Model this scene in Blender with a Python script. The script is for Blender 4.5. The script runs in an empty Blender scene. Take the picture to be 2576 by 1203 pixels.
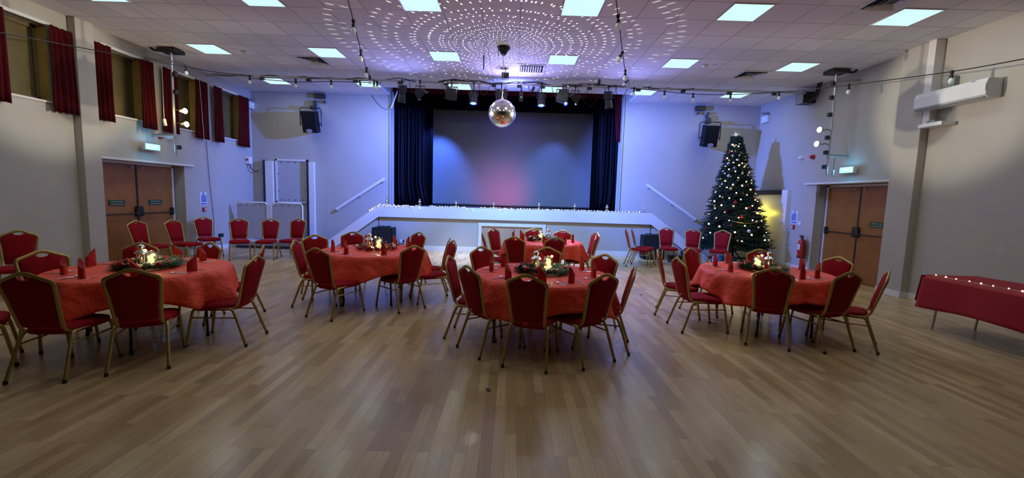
import bpy, math, random
from mathutils import Vector, Matrix, Quaternion
PI=math.pi; R=math.radians
SC=bpy.context.scene; COL=SC.collection
rnd=random.Random(7)

# ------------------------------------------------------------------ camera
W,H,F=2576,1203,1061.47
YAW,PITCH,ROLL=0.0032,-0.1002,0.0296
EYE=Vector((0,0,1.6)); CEIL=4.41
def cam_axes():
    cy,sy,cp,sp,cr,sr=math.cos(YAW),math.sin(YAW),math.cos(PITCH),math.sin(PITCH),math.cos(ROLL),math.sin(ROLL)
    f=Vector((sy*cp,cy*cp,sp)); r=Vector((cy,-sy,0)); u=r.cross(f)
    return cr*r+sr*u, -sr*r+cr*u, f
CR,CU,CF=cam_axes()
cd=bpy.data.cameras.new('camera'); cam=bpy.data.objects.new('camera',cd); COL.objects.link(cam)
cd.sensor_width=36; cd.lens=F/W*36; cd.clip_start=.05; cd.clip_end=100
cam.matrix_world=Matrix(((CR.x,CU.x,-CF.x,EYE.x),(CR.y,CU.y,-CF.y,EYE.y),(CR.z,CU.z,-CF.z,EYE.z),(0,0,0,1)))
SC.camera=cam
def at(px,py,axis,val):
    "point in the room that a photo pixel shows, on the plane axis=val"
    d=CR*((px-W/2)/F)-CU*((py-H/2)/F)+CF
    return EYE+d*((val-EYE[axis])/d[axis])

# ------------------------------------------------------------------ exposure, world, lights
SC.view_settings.view_transform='Standard'; SC.view_settings.look='None'
SC.view_settings.exposure=0.0; SC.view_settings.gamma=1.0
SC.view_settings.use_curve_mapping=False
wd=bpy.data.worlds.new('world'); SC.world=wd; wd.use_nodes=True
wd.node_tree.nodes['Background'].inputs[0].default_value=(.30,.26,.24,1)
wd.node_tree.nodes['Background'].inputs[1].default_value=.02
def light(name,typ,loc,energy,color,target=None,size=.05,angle=60,blend=.5,**k):
    l=bpy.data.lights.new(name,typ); l.energy=energy; l.color=color
    if typ=='AREA': l.shape='SQUARE'; l.size=size
    else: l.shadow_soft_size=size
    if typ=='SPOT': l.spot_size=R(angle); l.spot_blend=blend
    o=bpy.data.objects.new(name,l); COL.objects.link(o); o.location=loc
    if target is not None: o.rotation_euler=(Vector(target)-Vector(loc)).to_track_quat('-Z','Y').to_euler()
    return o
PANEL_W=8.8            # watts of each ceiling panel
BALL=Vector((-.235,8.3,3.18)); BR=.262
WARM=(1,.92,.74); BLUE=(.10,.20,1.0)
POLE_L=Vector((-7.08,9.0,0)); POLE_R=Vector((6.66,9.05,0))
LAMPS_L=[Vector((-6.86,9.0,3.17)),Vector((-6.84,9.0,2.9))]
LAMPS_R=[Vector((6.36,8.95,3.17)),Vector((6.33,8.95,2.88))]
for LL in (LAMPS_L,LAMPS_R):
    for i,p in enumerate(LL): light('pin_spot_light','SPOT',p+(BALL-p).normalized()*.06,1700,WARM,BALL+Vector((0,-.2,.15-.2*i)),.03,13.5,.6)
TY,TZ=10.235,4.23      # lighting bar
light('wash_or_fill_light','SPOT',(-1.1,TY+.1,3.75),2500,BLUE,(-4.5,12.5,2.0),.06,85,.9)
light('wash_or_fill_light','SPOT',(.75,TY+.1,3.75),2700,BLUE,(4.3,12.5,2.2),.06,85,.9)
light('wash_or_fill_light','SPOT',(-.98,TY,3.65),900,(.62,.56,1),(-1.4,10.8,0),.08,44,.9)
light('wash_or_fill_light','SPOT',(.62,TY,3.65),750,(.62,.54,1),(.7,10.2,0),.08,48,.9)
for x in (-2.5,.2,2.6): light('wash_or_fill_light','SPOT',(x,TY-.3,3.45),48,(.27,.29,1),(x,TY-1.2,4.41),.15,160,1)  # added up-lights along the bar, to brighten and tint the ceiling
light('wash_or_fill_light','SPOT',(-.2,TY,3.7),1400,(.13,.36,1),(.2,11.95,.3),.06,125,.9)
light('wash_or_fill_light','SPOT',(-.1,TY-.25,3.85),55,(.42,.36,1),(0,9.6,4.4),.2,165,.6)  # added weak up-light, gives the ceiling its purple tone
light('wash_or_fill_light','SPOT',(1.0,TY-.05,3.62),900,(.45,.42,1),(2.0,7.6,0),.06,60,.9)
light('wash_or_fill_light','SPOT',(.0,TY+.3,4.0),100,(.14,.20,1),(0,11.3,4.6),.2,150,1)  # added up-light for blue on the ceiling towards the stage
light('stage_light','SPOT',(-2.3,12.8,3.9),700,(.08,.20,1),(-2.5,13.9,2.1),.05,80,.8)
light('stage_light','SPOT',(-.1,12.45,1.5),120,(1,.07,.12),(-.35,13.9,1.75),.05,95,1)
light('stage_light','SPOT',(1.4,12.8,3.9),150,(.10,.22,1),(1.3,13.9,2.3),.05,70,.8)
light('stage_light','SPOT',(0,12.8,4.1),32,(.26,.2,1),(0,13.9,3.0),.1,140,1)
light('pin_spill_light','POINT',(-6.95,8.85,3.1),8,(1,.72,.25),size=.05)

# ------------------------------------------------------------------ materials
MT={}
def mat(name,col,rough=.6,metal=0,spec=.5,emit=None,es=0,noise=0,nscale=30,bump=0,bscale=60,alpha=None,sheen=0,coat=0,trans=0,bdist=.01):
    if name in MT: return MT[name]
    m=bpy.data.materials.new(name); m.use_nodes=True; nt=m.node_tree; b=nt.nodes['Principled BSDF']; L=nt.links
    b.inputs['Base Color'].default_value=(*col,1); b.inputs['Roughness'].default_value=rough
    b.inputs['Metallic'].default_value=metal; b.inputs['Specular IOR Level'].default_value=spec
    if emit: b.inputs['Emission Color'].default_value=(*emit,1); b.inputs['Emission Strength'].default_value=es
    if sheen: b.inputs['Sheen Weight'].default_value=sheen
    if coat: b.inputs['Coat Weight'].default_value=coat
    if trans: b.inputs['Transmission Weight'].default_value=trans
    if alpha is not None: b.inputs['Alpha'].default_value=alpha
    tc=nt.nodes.new('ShaderNodeTexCoord')
    if noise:
        n=nt.nodes.new('ShaderNodeTexNoise'); n.inputs['Scale'].default_value=nscale; n.inputs['Detail'].default_value=4
        L.new(tc.outputs['Object'],n.inputs['Vector'])
        r=nt.nodes.new('ShaderNodeMapRange'); r.inputs[1].default_value=.3; r.inputs[2].default_value=.7
        r.inputs[3].default_value=1-noise; r.inputs[4].default_value=1+noise
        L.new(n.outputs['Fac'],r.inputs[0])
        v=nt.nodes.new('ShaderNodeVectorMath'); v.operation='SCALE'; v.inputs[0].default_value=col
        L.new(r.outputs[0],v.inputs['Scale']); L.new(v.outputs[0],b.inputs['Base Color'])
    if bump:
        n2=nt.nodes.new('ShaderNodeTexNoise'); n2.inputs['Scale'].default_value=bscale; n2.inputs['Detail'].default_value=3
        L.new(tc.outputs['Object'],n2.inputs['Vector'])
        bp=nt.nodes.new('ShaderNodeBump'); bp.inputs['Strength'].default_value=bump; bp.inputs['Distance'].default_value=bdist
        L.new(n2.outputs['Fac'],bp.inputs['Height']); L.new(bp.outputs[0],b.inputs['Normal'])
    MT[name]=m; return m
def emis(name,col,s): return mat(name,(.02,.02,.02),.5,emit=col,es=s)
wall_m=mat('wall_paint',(.44,.412,.355),.65,noise=.04,nscale=1.2,bump=.12,bscale=40)
trim_m=mat('white_gloss_paint',(.72,.70,.66),.35,noise=.03,nscale=3)
red_f=mat('red_upholstery',(.27,.0035,.009),.8,spec=.15,noise=.10,nscale=220,bump=.15,bscale=300)
gold_m=mat('gold_painted_tube',(.43,.32,.095),.4,metal=.6,noise=.08,nscale=40)
rub_m=mat('black_rubber',(.012,.012,.012),.6)
blk_m=mat('black_metal',(.015,.015,.017),.45,noise=.1,nscale=20)
blks_m=mat('black_speaker_paint',(.004,.004,.006),.6,spec=.2,bump=.2,bscale=150)
steel_m=mat('brushed_steel',(.55,.55,.55),.3,metal=1)
alu_m=mat('aluminium_tube',(.50,.50,.50),.42,metal=.8)
cloth_m=mat('red_paper_tablecloth',(.86,.085,.036),.55,spec=.3,noise=.12,nscale=4,bump=.8,bscale=7,bdist=.05)
drk_cloth=mat('dark_red_fabric',(.33,.006,.012),.8,noise=.06,nscale=30,bump=.15,bscale=120)
nap_m=mat('red_napkin_paper',(.42,.012,.010),.75,noise=.06,nscale=40)
curt_m=mat('red_curtain_velvet',(.065,.002,.004),.9,spec=.15,noise=.15,nscale=20)
navy_m=mat('navy_velvet',(.0006,.0009,.0045),.65,spec=.13,noise=.15,nscale=15)
velblk=mat('black_drape',(.0012,.0012,.002),.95,spec=.04)
door_m=mat('oak_veneer',(.30,.118,.024),.45,noise=.12,nscale=4)
white_m=mat('white_plastic',(.72,.73,.72),.4,noise=.02,nscale=5)
grey_m=mat('grey_plastic',(.22,.23,.25),.5,noise=.05,nscale=8)
tbl_leg=mat('dark_tube',(.03,.03,.035),.35,metal=.5)
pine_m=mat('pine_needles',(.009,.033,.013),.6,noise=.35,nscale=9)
wreath_m=mat('wreath_needles',(.03,.11,.03),.6,noise=.35,nscale=40)
redb_m=mat('red_bauble',(.42,.01,.012),.22,metal=.4)
whb_m=mat('white_bauble',(.62,.56,.48),.35,metal=.2)
goldb_m=mat('gold_bauble',(.65,.48,.16),.22,metal=.8)
silver_m=mat('silver_metal',(.75,.75,.75),.22,metal=1)
warmb=emis('warm_bulb',(1,.78,.42),4)
warmb2=emis('jar_bulb',(1,.86,.36),1.6)
bulb_off=mat('frosted_bulb',(.62,.66,.62),.3,emit=(.6,.7,.62),es=.12)
green_sign=mat('dark_green_sign',(.006,.05,.035),.5)
ink_w=mat('white_lettering',(.55,.60,.56),.6)
def wood_floor():
    m=bpy.data.materials.new('wooden_strip_floor'); m.use_nodes=True; nt=m.node_tree; b=nt.nodes['Principled BSDF']; L=nt.links; N=nt.nodes.new
    tc=N('ShaderNodeTexCoord'); mp=N('ShaderNodeMapping'); mp.inputs['Rotation'].default_value=(0,0,R(90)); L.new(tc.outputs['Object'],mp.inputs[0])
    br=N('ShaderNodeTexBrick'); br.offset=.37; br.offset_frequency=3; br.squash=1
    for k,v in (('Scale',1),('Mortar Size',.0012),('Mortar Smooth',.2),('Bias',0),('Brick Width',.62),('Row Height',.078)): br.inputs[k].default_value=v
    br.inputs['Color1'].default_value=(0,0,0,1); br.inputs['Color2'].default_value=(1,1,1,1); br.inputs['Mortar'].default_value=(.5,.5,.5,1)
    L.new(mp.outputs[0],br.inputs['Vector'])
    cr=N('ShaderNodeValToRGB'); e=cr.color_ramp.elements
    e[0].color=(.39,.255,.115,1); e[1].color=(.60,.455,.220,1)
    for p,c in ((.15,(.41,.275,.120)),(.45,(.49,.345,.155)),(.75,(.53,.385,.180))):
        q=e.new(p); q.color=(*c,1)
    L.new(br.outputs['Color'],cr.inputs[0])
    mp2=N('ShaderNodeMapping'); mp2.inputs['Scale'].default_value=(60,2.5,1); L.new(tc.outputs['Object'],mp2.inputs[0])
    gr=N('ShaderNodeTexNoise'); gr.inputs['Scale'].default_value=1; gr.inputs['Detail'].default_value=6; L.new(mp2.outputs[0],gr.inputs['Vector'])
    big=N('ShaderNodeTexNoise'); big.inputs['Scale'].default_value=.7; big.inputs['Detail'].default_value=3; L.new(tc.outputs['Object'],big.inputs['Vector'])
    def rng(src,lo,hi):
        r=N('ShaderNodeMapRange'); r.inputs[1].default_value=.3; r.inputs[2].default_value=.7; r.inputs[3].default_value=lo; r.inputs[4].default_value=hi; L.new(src,r.inputs[0]); return r.outputs[0]
    mu=N('ShaderNodeMath'); mu.operation='MULTIPLY'; L.new(rng(gr.outputs['Fac'],.9,1.1),mu.inputs[0]); L.new(rng(big.outputs['Fac'],.9,1.08),mu.inputs[1])
    mo=N('ShaderNodeMapRange'); mo.inputs[3].default_value=1; mo.inputs[4].default_value=.55; L.new(br.outputs['Fac'],mo.inputs[0])
    mu2=N('ShaderNodeMath'); mu2.operation='MULTIPLY'; L.new(mu.outputs[0],mu2.inputs[0]); L.new(mo.outputs[0],mu2.inputs[1])
    sc=N('ShaderNodeVectorMath'); sc.operation='SCALE'; L.new(cr.outputs[0],sc.inputs[0]); L.new(mu2.outputs[0],sc.inputs['Scale']); L.new(sc.outputs[0],b.inputs['Base Color'])
    L.new(rng(big.outputs['Fac'],.20,.34),b.inputs['Roughness']); b.inputs['Specular IOR Level'].default_value=.5
    return m
def ceiling_tiles():
    m=bpy.data.materials.new('ceiling_tiles'); m.use_nodes=True; nt=m.node_tree; b=nt.nodes['Principled BSDF']; L=nt.links; N=nt.nodes.new
    tc=N('ShaderNodeTexCoord'); mp=N('ShaderNodeMapping'); mp.inputs['Location'].default_value=((6.2445+.3)/.6,-(8.9403-.3)/.6,0); mp.inputs['Scale'].default_value=(1/.6,1/.6,1)
    L.new(tc.outputs['Object'],mp.inputs[0])
    fr=N('ShaderNodeVectorMath'); fr.operation='FRACTION'; L.new(mp.outputs[0],fr.inputs[0])
    sp=N('ShaderNodeSeparateXYZ'); L.new(fr.outputs[0],sp.inputs[0])
    def edge(o):
        a=N('ShaderNodeMath'); a.operation='SUBTRACT'; a.inputs[1].default_value=.5; L.new(o,a.inputs[0])
        c=N('ShaderNodeMath'); c.operation='ABSOLUTE'; L.new(a.outputs[0],c.inputs[0])
        g=N('ShaderNodeMath'); g.operation='GREATER_THAN'; g.inputs[1].default_value=.484; L.new(c.outputs[0],g.inputs[0]); return g.outputs[0]
    mx=N('ShaderNodeMath'); mx.operation='MAXIMUM'; L.new(edge(sp.outputs[0]),mx.inputs[0]); L.new(edge(sp.outputs[1]),mx.inputs[1])
    fl=N('ShaderNodeVectorMath'); fl.operation='FLOOR'; L.new(mp.outputs[0],fl.inputs[0])
    wn=N('ShaderNodeTexWhiteNoise'); L.new(fl.outputs[0],wn.inputs['Vector'])
    rg=N('ShaderNodeMapRange'); rg.inputs[3].default_value=.90; rg.inputs[4].default_value=1.03; L.new(wn.outputs['Value'],rg.inputs[0])
    ns=N('ShaderNodeTexNoise'); ns.inputs['Scale'].default_value=90; L.new(tc.outputs['Object'],ns.inputs['Vector'])
    sc=N('ShaderNodeVectorMath'); sc.operation='SCALE'; sc.inputs[0].default_value=(.80,.78,.78); L.new(rg.outputs[0],sc.inputs['Scale'])
    mi=N('ShaderNodeMix'); mi.data_type='RGBA'; L.new(mx.outputs[0],mi.inputs[0]); L.new(sc.outputs[0],mi.inputs[6]); mi.inputs[7].default_value=(.50,.47,.49,1)
    L.new(mi.outputs[2],b.inputs['Base Color']); b.inputs['Roughness'].default_value=.8
    bp=N('ShaderNodeBump'); bp.inputs['Strength'].default_value=.1; bp.inputs['Distance'].default_value=.004; L.new(ns.outputs['Fac'],bp.inputs['Height']); L.new(bp.outputs[0],b.inputs['Normal'])
    return m
def glass(name,tint=(1,1,1),gl=.12):
    m=bpy.data.materials.new(name); m.use_nodes=True; nt=m.node_tree; nt.nodes.remove(nt.nodes['Principled BSDF']); N=nt.nodes.new
    t=N('ShaderNodeBsdfTransparent'); t.inputs[0].default_value=(*tint,1); g=N('ShaderNodeBsdfGlossy'); g.inputs['Roughness'].default_value=.06
    x=N('ShaderNodeMixShader'); lw=N('ShaderNodeLayerWeight'); lw.inputs[0].default_value=.35
    r=N('ShaderNodeMapRange'); r.inputs[3].default_value=gl; r.inputs[4].default_value=.75; nt.links.new(lw.outputs['Facing'],r.inputs[0]); nt.links.new(r.outputs[0],x.inputs[0])
    nt.links.new(t.outputs[0],x.inputs[1]); nt.links.new(g.outputs[0],x.inputs[2]); nt.links.new(x.outputs[0],nt.nodes['Material Output'].inputs[0]); return m
glass_m=glass('clear_glass',(.96,.98,.97)); wglass=mat('window_glass',(.02,.016,.008),.15)

# ------------------------------------------------------------------ mesh builder
class MB:
    def __init__(s): s.v=[]; s.f=[]; s.m=[]; s.mi=0
    def add(s,vs,fs):
        o=len(s.v); s.v+= [tuple(v) for v in vs]; s.f+=[tuple(i+o for i in f) for f in fs]; s.m+=[s.mi]*len(fs); return s
    def use(s,i): s.mi=i; return s
    def box(s,c,d,rz=0,M=None):
        x,y,z=d[0]/2,d[1]/2,d[2]/2
        vs=[Vector((a*x,b*y,e*z)) for e in (-1,1) for b in (-1,1) for a in (-1,1)]
        if M is None: M=Matrix.Rotation(rz,3,'Z')
        vs=[M@v+Vector(c) for v in vs]
        return s.add(vs,[(0,2,3,1),(4,5,7,6),(0,1,5,4),(2,6,7,3),(0,4,6,2),(1,3,7,5)])
    def bx(s,x0,x1,y0,y1,z0,z1): return s.box(((x0+x1)/2,(y0+y1)/2,(z0+z1)/2),(abs(x1-x0),abs(y1-y0),abs(z1-z0)))
    def sweep(s,path,rx,ry=None,n=8,closed=False,up=(0,0,1),taper=None):
        ry=rx if ry is None else ry; P=[Vector(p) for p in path]; L=len(P); rings=[]
        t0=(P[1]-P[0]).normalized(); u=Vector(up)
        if abs(t0.dot(u))>.95: u=Vector((1,0,0)) if abs(t0.x)<.9 else Vector((0,1,0))
        side=t0.cross(u).normalized()
        for i,p in enumerate(P):
            a=P[(i-1)%L] if (i>0 or closed) else P[i]; b=P[(i+1)%L] if (i<L-1 or closed) else P[i]
            t=(b-a).normalized(); side=(side-t*side.dot(t)).normalized(); nn=side.cross(t).normalized()
            k=taper(i/(L-1)) if taper else 1
            rings.append([p+side*(math.cos(2*PI*j/n)*rx*k)+nn*(math.sin(2*PI*j/n)*ry*k) for j in range(n)])
        vs=[v for r in rings for v in r]; fs=[]
        for i in range(L if closed else L-1):
            q=(i+1)%L
            for j in range(n): fs.append((i*n+j,q*n+j,q*n+(j+1)%n,i*n+(j+1)%n))
        if not closed: fs+= [tuple(range(n)), tuple(range((L-1)*n,L*n))[::-1]]
        return s.add(vs,fs)
    def cyl(s,a,b,r,r2=None,n=12):
        r2=r if r2 is None else r2; a=Vector(a); b=Vector(b)
        return s.sweep([a,b],1,1,n,taper=lambda t:r*(1-t)+r2*t)
    def lathe(s,prof,c=(0,0,0),n=16,cap=True):
        c=Vector(c); vs=[c+Vector((r*math.cos(2*PI*j/n),r*math.sin(2*PI*j/n),z)) for r,z in prof for j in range(n)]; fs=[]
        for i in range(len(prof)-1):
            for j in range(n): fs.append((i*n+j,i*n+(j+1)%n,(i+1)*n+(j+1)%n,(i+1)*n+j))
        if cap: fs+=[tuple(range(n))[::-1],tuple(range((len(prof)-1)*n,len(prof)*n))]
        return s.add(vs,fs)
    def ball(s,c,r,n=10,m=6,sz=1):
        return s.lathe([(max(r*math.sin(PI*i/m),1e-4),-r*sz*math.cos(PI*i/m)) for i in range(m+1)],c,n,False)
    def prism(s,poly,a0,a1,axis=1):
        "poly of 2D points extruded along axis from a0 to a1"
        def P(p,a): return {0:(a,p[0],p[1]),1:(p[0],a,p[1]),2:(p[0],p[1],a)}[axis]
        n=len(poly); vs=[P(p,a0) for p in poly]+[P(p,a1) for p in poly]
        return s.add(vs,[tuple(range(n)),tuple(range(n,2*n))[::-1]]+[(i,i+n,(i+1)%n+n,(i+1)%n) for i in range(n)])
    def grid(s,fn,nu,nv):
        vs=[fn(i/nu,j/nv) for i in range(nu+1) for j in range(nv+1)]; k=nv+1
        return s.add(vs,[(i*k+j,(i+1)*k+j,(i+1)*k+j+1,i*k+j+1) for i in range(nu) for j in range(nv)])
    def build(s,name,m,parent=None,smooth=False,bevel=0,solid=0,sub=0,auto=True,loc=None):
        me=bpy.data.meshes.new(name); me.from_pydata(s.v,[],s.f); me.update()
        import bmesh; b=bmesh.new(); b.from_mesh(me); bmesh.ops.recalc_face_normals(b,faces=b.faces); b.to_mesh(me); b.free()
        for q in (m if isinstance(m,(list,tuple)) else [m]): me.materials.append(q)
        for i,p in enumerate(me.polygons): p.material_index=s.m[i]
        o=bpy.data.objects.new(name,me); COL.objects.link(o)
        if smooth:
            for p in me.polygons: p.use_smooth=True
            if auto: me.set_sharp_from_angle(angle=R(50))
        if solid: q=o.modifiers.new('solid','SOLIDIFY'); q.thickness=solid; q.offset=0
        if bevel: q=o.modifiers.new('bevel','BEVEL'); q.width=bevel; q.segments=2; q.limit_method='ANGLE'; q.angle_limit=R(40)
        if sub: q=o.modifiers.new('sub','SUBSURF'); q.levels=sub; q.render_levels=sub
        if parent: o.parent=parent
        if loc is not None: o.location=loc
        return o
def tag(o,label=None,cat=None,group=None,kind=None):
    if label: o['label']=label
    if cat: o['category']=cat
    if group: o['group']=group
    if kind: o['kind']=kind
    return o
def thing(name,label,cat,loc=(0,0,0),rz=0,group=None):
    o=bpy.data.objects.new(name,None); COL.objects.link(o); o.location=loc; o.rotation_euler=(0,0,rz); o.empty_display_size=.1
    return tag(o,label,cat,group)
def struct(o): return tag(o,kind='structure')
def copy_tree(o,parent=None,mats=None):
    c=o.copy(); COL.objects.link(c); c.parent=parent
    for ch in list(o.children): copy_tree(ch,c)
    return c
def dup(root,loc,rz,label,group=None,scale=None):
    c=copy_tree(root); c.location=loc; c.rotation_euler=(0,0,rz); c['label']=label
    if group: c['group']=group
    if scale: c.scale=scale
    return c
def bez(pts,n=6):
    "Catmull-Rom through points"
    P=[Vector(p) for p in pts]; out=[]
    for i in range(len(P)-1):
        p0=P[max(i-1,0)]; p1=P[i]; p2=P[i+1]; p3=P[min(i+2,len(P)-1)]
        for k in range(n):
            t=k/n; out.append(.5*((2*p1)+(p2-p0)*t+(2*p0-5*p1+4*p2-p3)*t*t+(3*p1-p0-3*p2+p3)*t**3))
    return out+[P[-1]]
def tiles(mb,axis,c0,c1,u0,u1,z0,z1,holes):
    "wall slab between c0..c1 on axis, spanning u0..u1 and z0..z1, with rectangular holes"
    us=sorted({u0,u1,*[h[0] for h in holes],*[h[1] for h in holes]}); zs=sorted({z0,z1,*[h[2] for h in holes],*[h[3] for h in holes]})
    for a,b in zip(us,us[1:]):
        run=None
        for c,d in list(zip(zs,zs[1:]))+[(None,None)]:
            solid=c is not None and not any(h[0]<=(a+b)/2<=h[1] and h[2]<=(c+d)/2<=h[3] for h in holes)
            if solid: run=[run[0],d] if run else [c,d]
            elif run:
                (mb.bx(c0,c1,a,b,run[0],run[1]) if axis==0 else mb.bx(a,b,c0,c1,run[0],run[1])); run=None
def text(name,body,size,M,m,parent,ext=.001):
    c=bpy.data.curves.new(name,'FONT'); c.body=body; c.size=size; c.extrude=ext; c.align_x='CENTER'; c.align_y='CENTER'
    o=bpy.data.objects.new(name,c); COL.objects.link(o); c.materials.append(m); o.matrix_world=M
    if parent: o.parent=parent; o.matrix_parent_inverse=Matrix(); 
    return o

# ------------------------------------------------------------------ the room
WL,WR,WB=-7.6,7.12,12.5
struct(MB().bx(WL-.3,WR+.3,-3,11.95,-.1,0).build('floor',wood_floor()))
m=MB()
for a in ((WL-.3,WR+.3,-3,11.64),(WL-.3,-3.6,11.64,WB+.1),(3.3,WR+.3,11.64,WB+.1)): m.bx(a[0],a[1],a[2],a[3],CEIL,CEIL+.05)
struct(m.build('ceiling',ceiling_tiles()))
m=MB(); m.bx(-3.7,3.4,11.58,11.64,CEIL+.05,5.3); m.bx(-3.7,3.4,11.58,12.6,5.3,5.35); m.bx(-3.66,-3.6,11.6,12.5,CEIL+.05,5.3); m.bx(3.3,3.36,11.6,12.5,CEIL+.05,5.3)
struct(m.build('ceiling_recess',wall_m))
WIN=[(6.3,7.12),(8.0,8.85),(9.5,10.36),(11.05,11.95)]; WZ=(2.93,4.12)
m=MB(); tiles(m,0,WL-.32,WL,-3,12.8,0,CEIL,[(a,b,*WZ) for a,b in WIN]+[(7.92,9.88,0,2.07)])
struct(m.build('wall_left',wall_m))
m=MB(); tiles(m,0,WR,WR+.32,-3,12.8,0,CEIL,[(7.95,9.93,0,2.08)])
struct(m.build('wall_right',wall_m))
m=MB(); tiles(m,1,WB,WB+.1,WL-.3,WR+.3,0,5.3,[(-3.57,3.14,1.25,5.2)])
m.bx(-3.6,-3.57,WB-.03,WB+.35,1.25,5.2); m.bx(3.14,3.17,WB-.03,WB+.35,1.25,5.2)
struct(m.build('wall_back',wall_m))
m=MB(); m.bx(WL,WL+.13,7.46,7.78,0,CEIL); struct(m.build('pillar_left',wall_m,bevel=.006))
m=MB(); m.bx(WR-.14,WR,7.4,7.9,0,CEIL); struct(m.build('pillar_right',wall_m,bevel=.006))
# skirting
def skirt(name,boxes):
    m=MB()
    for b in boxes: m.bx(*b)
    struct(m.build(name,trim_m,bevel=.004))
skirt('baseboard_right',[(WR-.02,WR,-3,7.38,0,.11),(WR-.16,WR-.14,7.38,7.9,0,.11),(WR-.16,WR,7.38,7.4,0,.11),(WR-.02,WR,9.95,12.5,0,.11)])
skirt('baseboard_left',[(WL,WL+.02,-3,7.44,0,.11),(WL+.13,WL+.15,7.44,7.78,0,.11),(WL,WL+.15,7.44,7.46,0,.11),(WL,WL+.02,9.9,12.5,0,.11)])
# windows: frame, amber pane, yellow linings on both side reveals, sill
pane_m=mat('amber_obscured_glass',(.13,.10,.04),.35,noise=.25,nscale=2); lin_m=mat('yellow_lining',(.42,.29,.07),.45,noise=.15,nscale=5)
wood_w=mat('varnished_window_frame',(.14,.09,.03),.5,noise=.15,nscale=6)
for i,(a,b) in enumerate(WIN):
    x=WL-.22; f=MB(); z0,z1=WZ
    f.bx(x,x+.06,a,a+.06,z0,z1); f.bx(x,x+.06,b-.06,b,z0,z1); f.bx(x,x+.06,a,b,z0,z0+.06); f.bx(x,x+.06,a,b,z1-.06,z1); f.bx(x,x+.05,a+.30,a+.35,z0,z1)
    o=struct(f.build('window_%d'%(i+1),wood_w,bevel=.005))
    MB().bx(x+.015,x+.025,a,b,z0,z1).build('pane',pane_m,o)
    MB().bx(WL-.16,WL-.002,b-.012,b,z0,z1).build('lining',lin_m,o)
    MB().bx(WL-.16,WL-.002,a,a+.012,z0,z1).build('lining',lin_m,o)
    MB().bx(WL-.3,WL+.02,a,b,z0-.03,z0).build('sill',trim_m,o)
    MB().bx(WL-.03,WL+.05,a-.02,b+.02,z1,z1+.05).build('curtain_rail',trim_m,o)
    MB().sweep([(x+.07,a+.33,z0+.5),(x+.10,a+.33,z0+.5),(x+.10,a+.33,z0+.6)],.008).build('handle',steel_m,o)
# curtains
CY=[(6.08,6.44),(7.06,7.42),(7.8,8.12),(8.72,9.04),(9.28,9.66),(10.2,10.58),(10.82,11.12),(11.8,12.2)]
cn=['hanging at the frame edge, window nearest the camera','far side of the window nearest the camera, partly in shadow','camera side of the window over the double door','far side of the window over the double door','behind the light pole, camera side of the third window','far side of the third window behind the pole','camera side of the last window before the stage','far side of the last window before the stage']
for i,(a,b) in enumerate(CY):
    nf=4; ph=rnd.random()*6
    def fn(u,v,a=a,b=b,ph=ph):
        y=a+(b-a)*u; spread=1+.12*v; y=(a+b)/2+(y-(a+b)/2)*spread
        return (WL+.10+.032*math.sin(u*nf*2*PI+ph)*(.6+.5*v)+.01*math.sin(9*u+3*v), y+.02*math.sin(v*2+ph)*v, 4.13-1.36*v-.012*math.sin(u*nf*2*PI+ph))
    o=MB().grid(fn,48,10).build('curtain',curt_m,smooth=True,solid=.008,auto=False)
    tag(o,'short dark red curtain '+cn[i],'curtain','short curtains along the high windows')
# doors
def door_pair(idx,y0,y1,x,sx,sign_on):
    z1=2.03; ym=(y0+y1)/2
    f=MB(); f.bx(x-.04,x+.04,y0,y0+.04,0,z1+.04); f.bx(x-.04,x+.04,y1-.04,y1,0,z1+.04); f.bx(x-.04,x+.04,y0,y1,z1,z1+.04)
    root=struct(f.build('door_%d'%idx,trim_m))
    for k,(a,b) in enumerate(((y0+.045,ym-.006),(ym+.006,y1-.045))):
        lf=MB().bx(x-.025,x+.02,a,b,.01,z1-.005).build('door_leaf',door_m,root,bevel=.003)
        s=x-sx*.03   # room side
        MB().sweep([(s-sx*.05,a+.04,1.02),(s-sx*.05,b-.04,1.02)],.014).box((s-sx*.02,a+.05,1.04),(.05,.06,.16)).box((s-sx*.02,b-.05,1.04),(.05,.06,.16)).build('push_bar',blk_m,root,smooth=True)
        if k in sign_on:
            sc=(a+b)/2-.02; sg=MB().bx(s-.002,s+.002,sc-.17,sc+.17,1.19,1.30).build('door_sign',green_sign,root)
            for j,t in enumerate(('Push bar to open','Door not alarmed')):
                Rm=Matrix.Rotation(-sx*PI/2,4,'Z')@Matrix.Rotation(PI/2,4,'X')
                text('lettering',t,.036,Matrix.Translation((s-sx*.004,sc,1.27-.05*j))@Rm,ink_w,root)
        MB().cyl((s,(b-.12) if k==0 else (a+.12),z1-.06),(s-sx*.03,(b-.12) if k==0 else (a+.12),z1-.06),.014).build('bolt',steel_m,root)
    MB().bx(x-sx*.028-.005,x-sx*.028+.005,ym-.018,ym+.018,.02,z1).build('meeting_strip',blk_m,root)
    MB().bx(x-sx*.05-.03,x-sx*.05+.03,ym-.07,ym+.07,.98,1.17).build('lock_case',blk_m,root,bevel=.005)
    return root
door_pair(1,7.93,9.83,-7.86,-1,(0,1)); door_pair(2,7.99,9.89,7.38,1,(0,))
struct(MB().bx(WL,WL+.05,7.86,10.12,2.08,2.12).build('trim_1',trim_m)); struct(MB().bx(WR-.05,WR,7.8,10.3,2.09,2.13).build('trim_2',trim_m))
struct(MB().bx(WL-.4,WL-.3,7.8,10,0,2.1).build('wall_behind_door_left',wall_m)); struct(MB().bx(WR+.3,WR+.4,7.8,10.1,0,2.1).build('wall_behind_door_right',wall_m))
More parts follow.
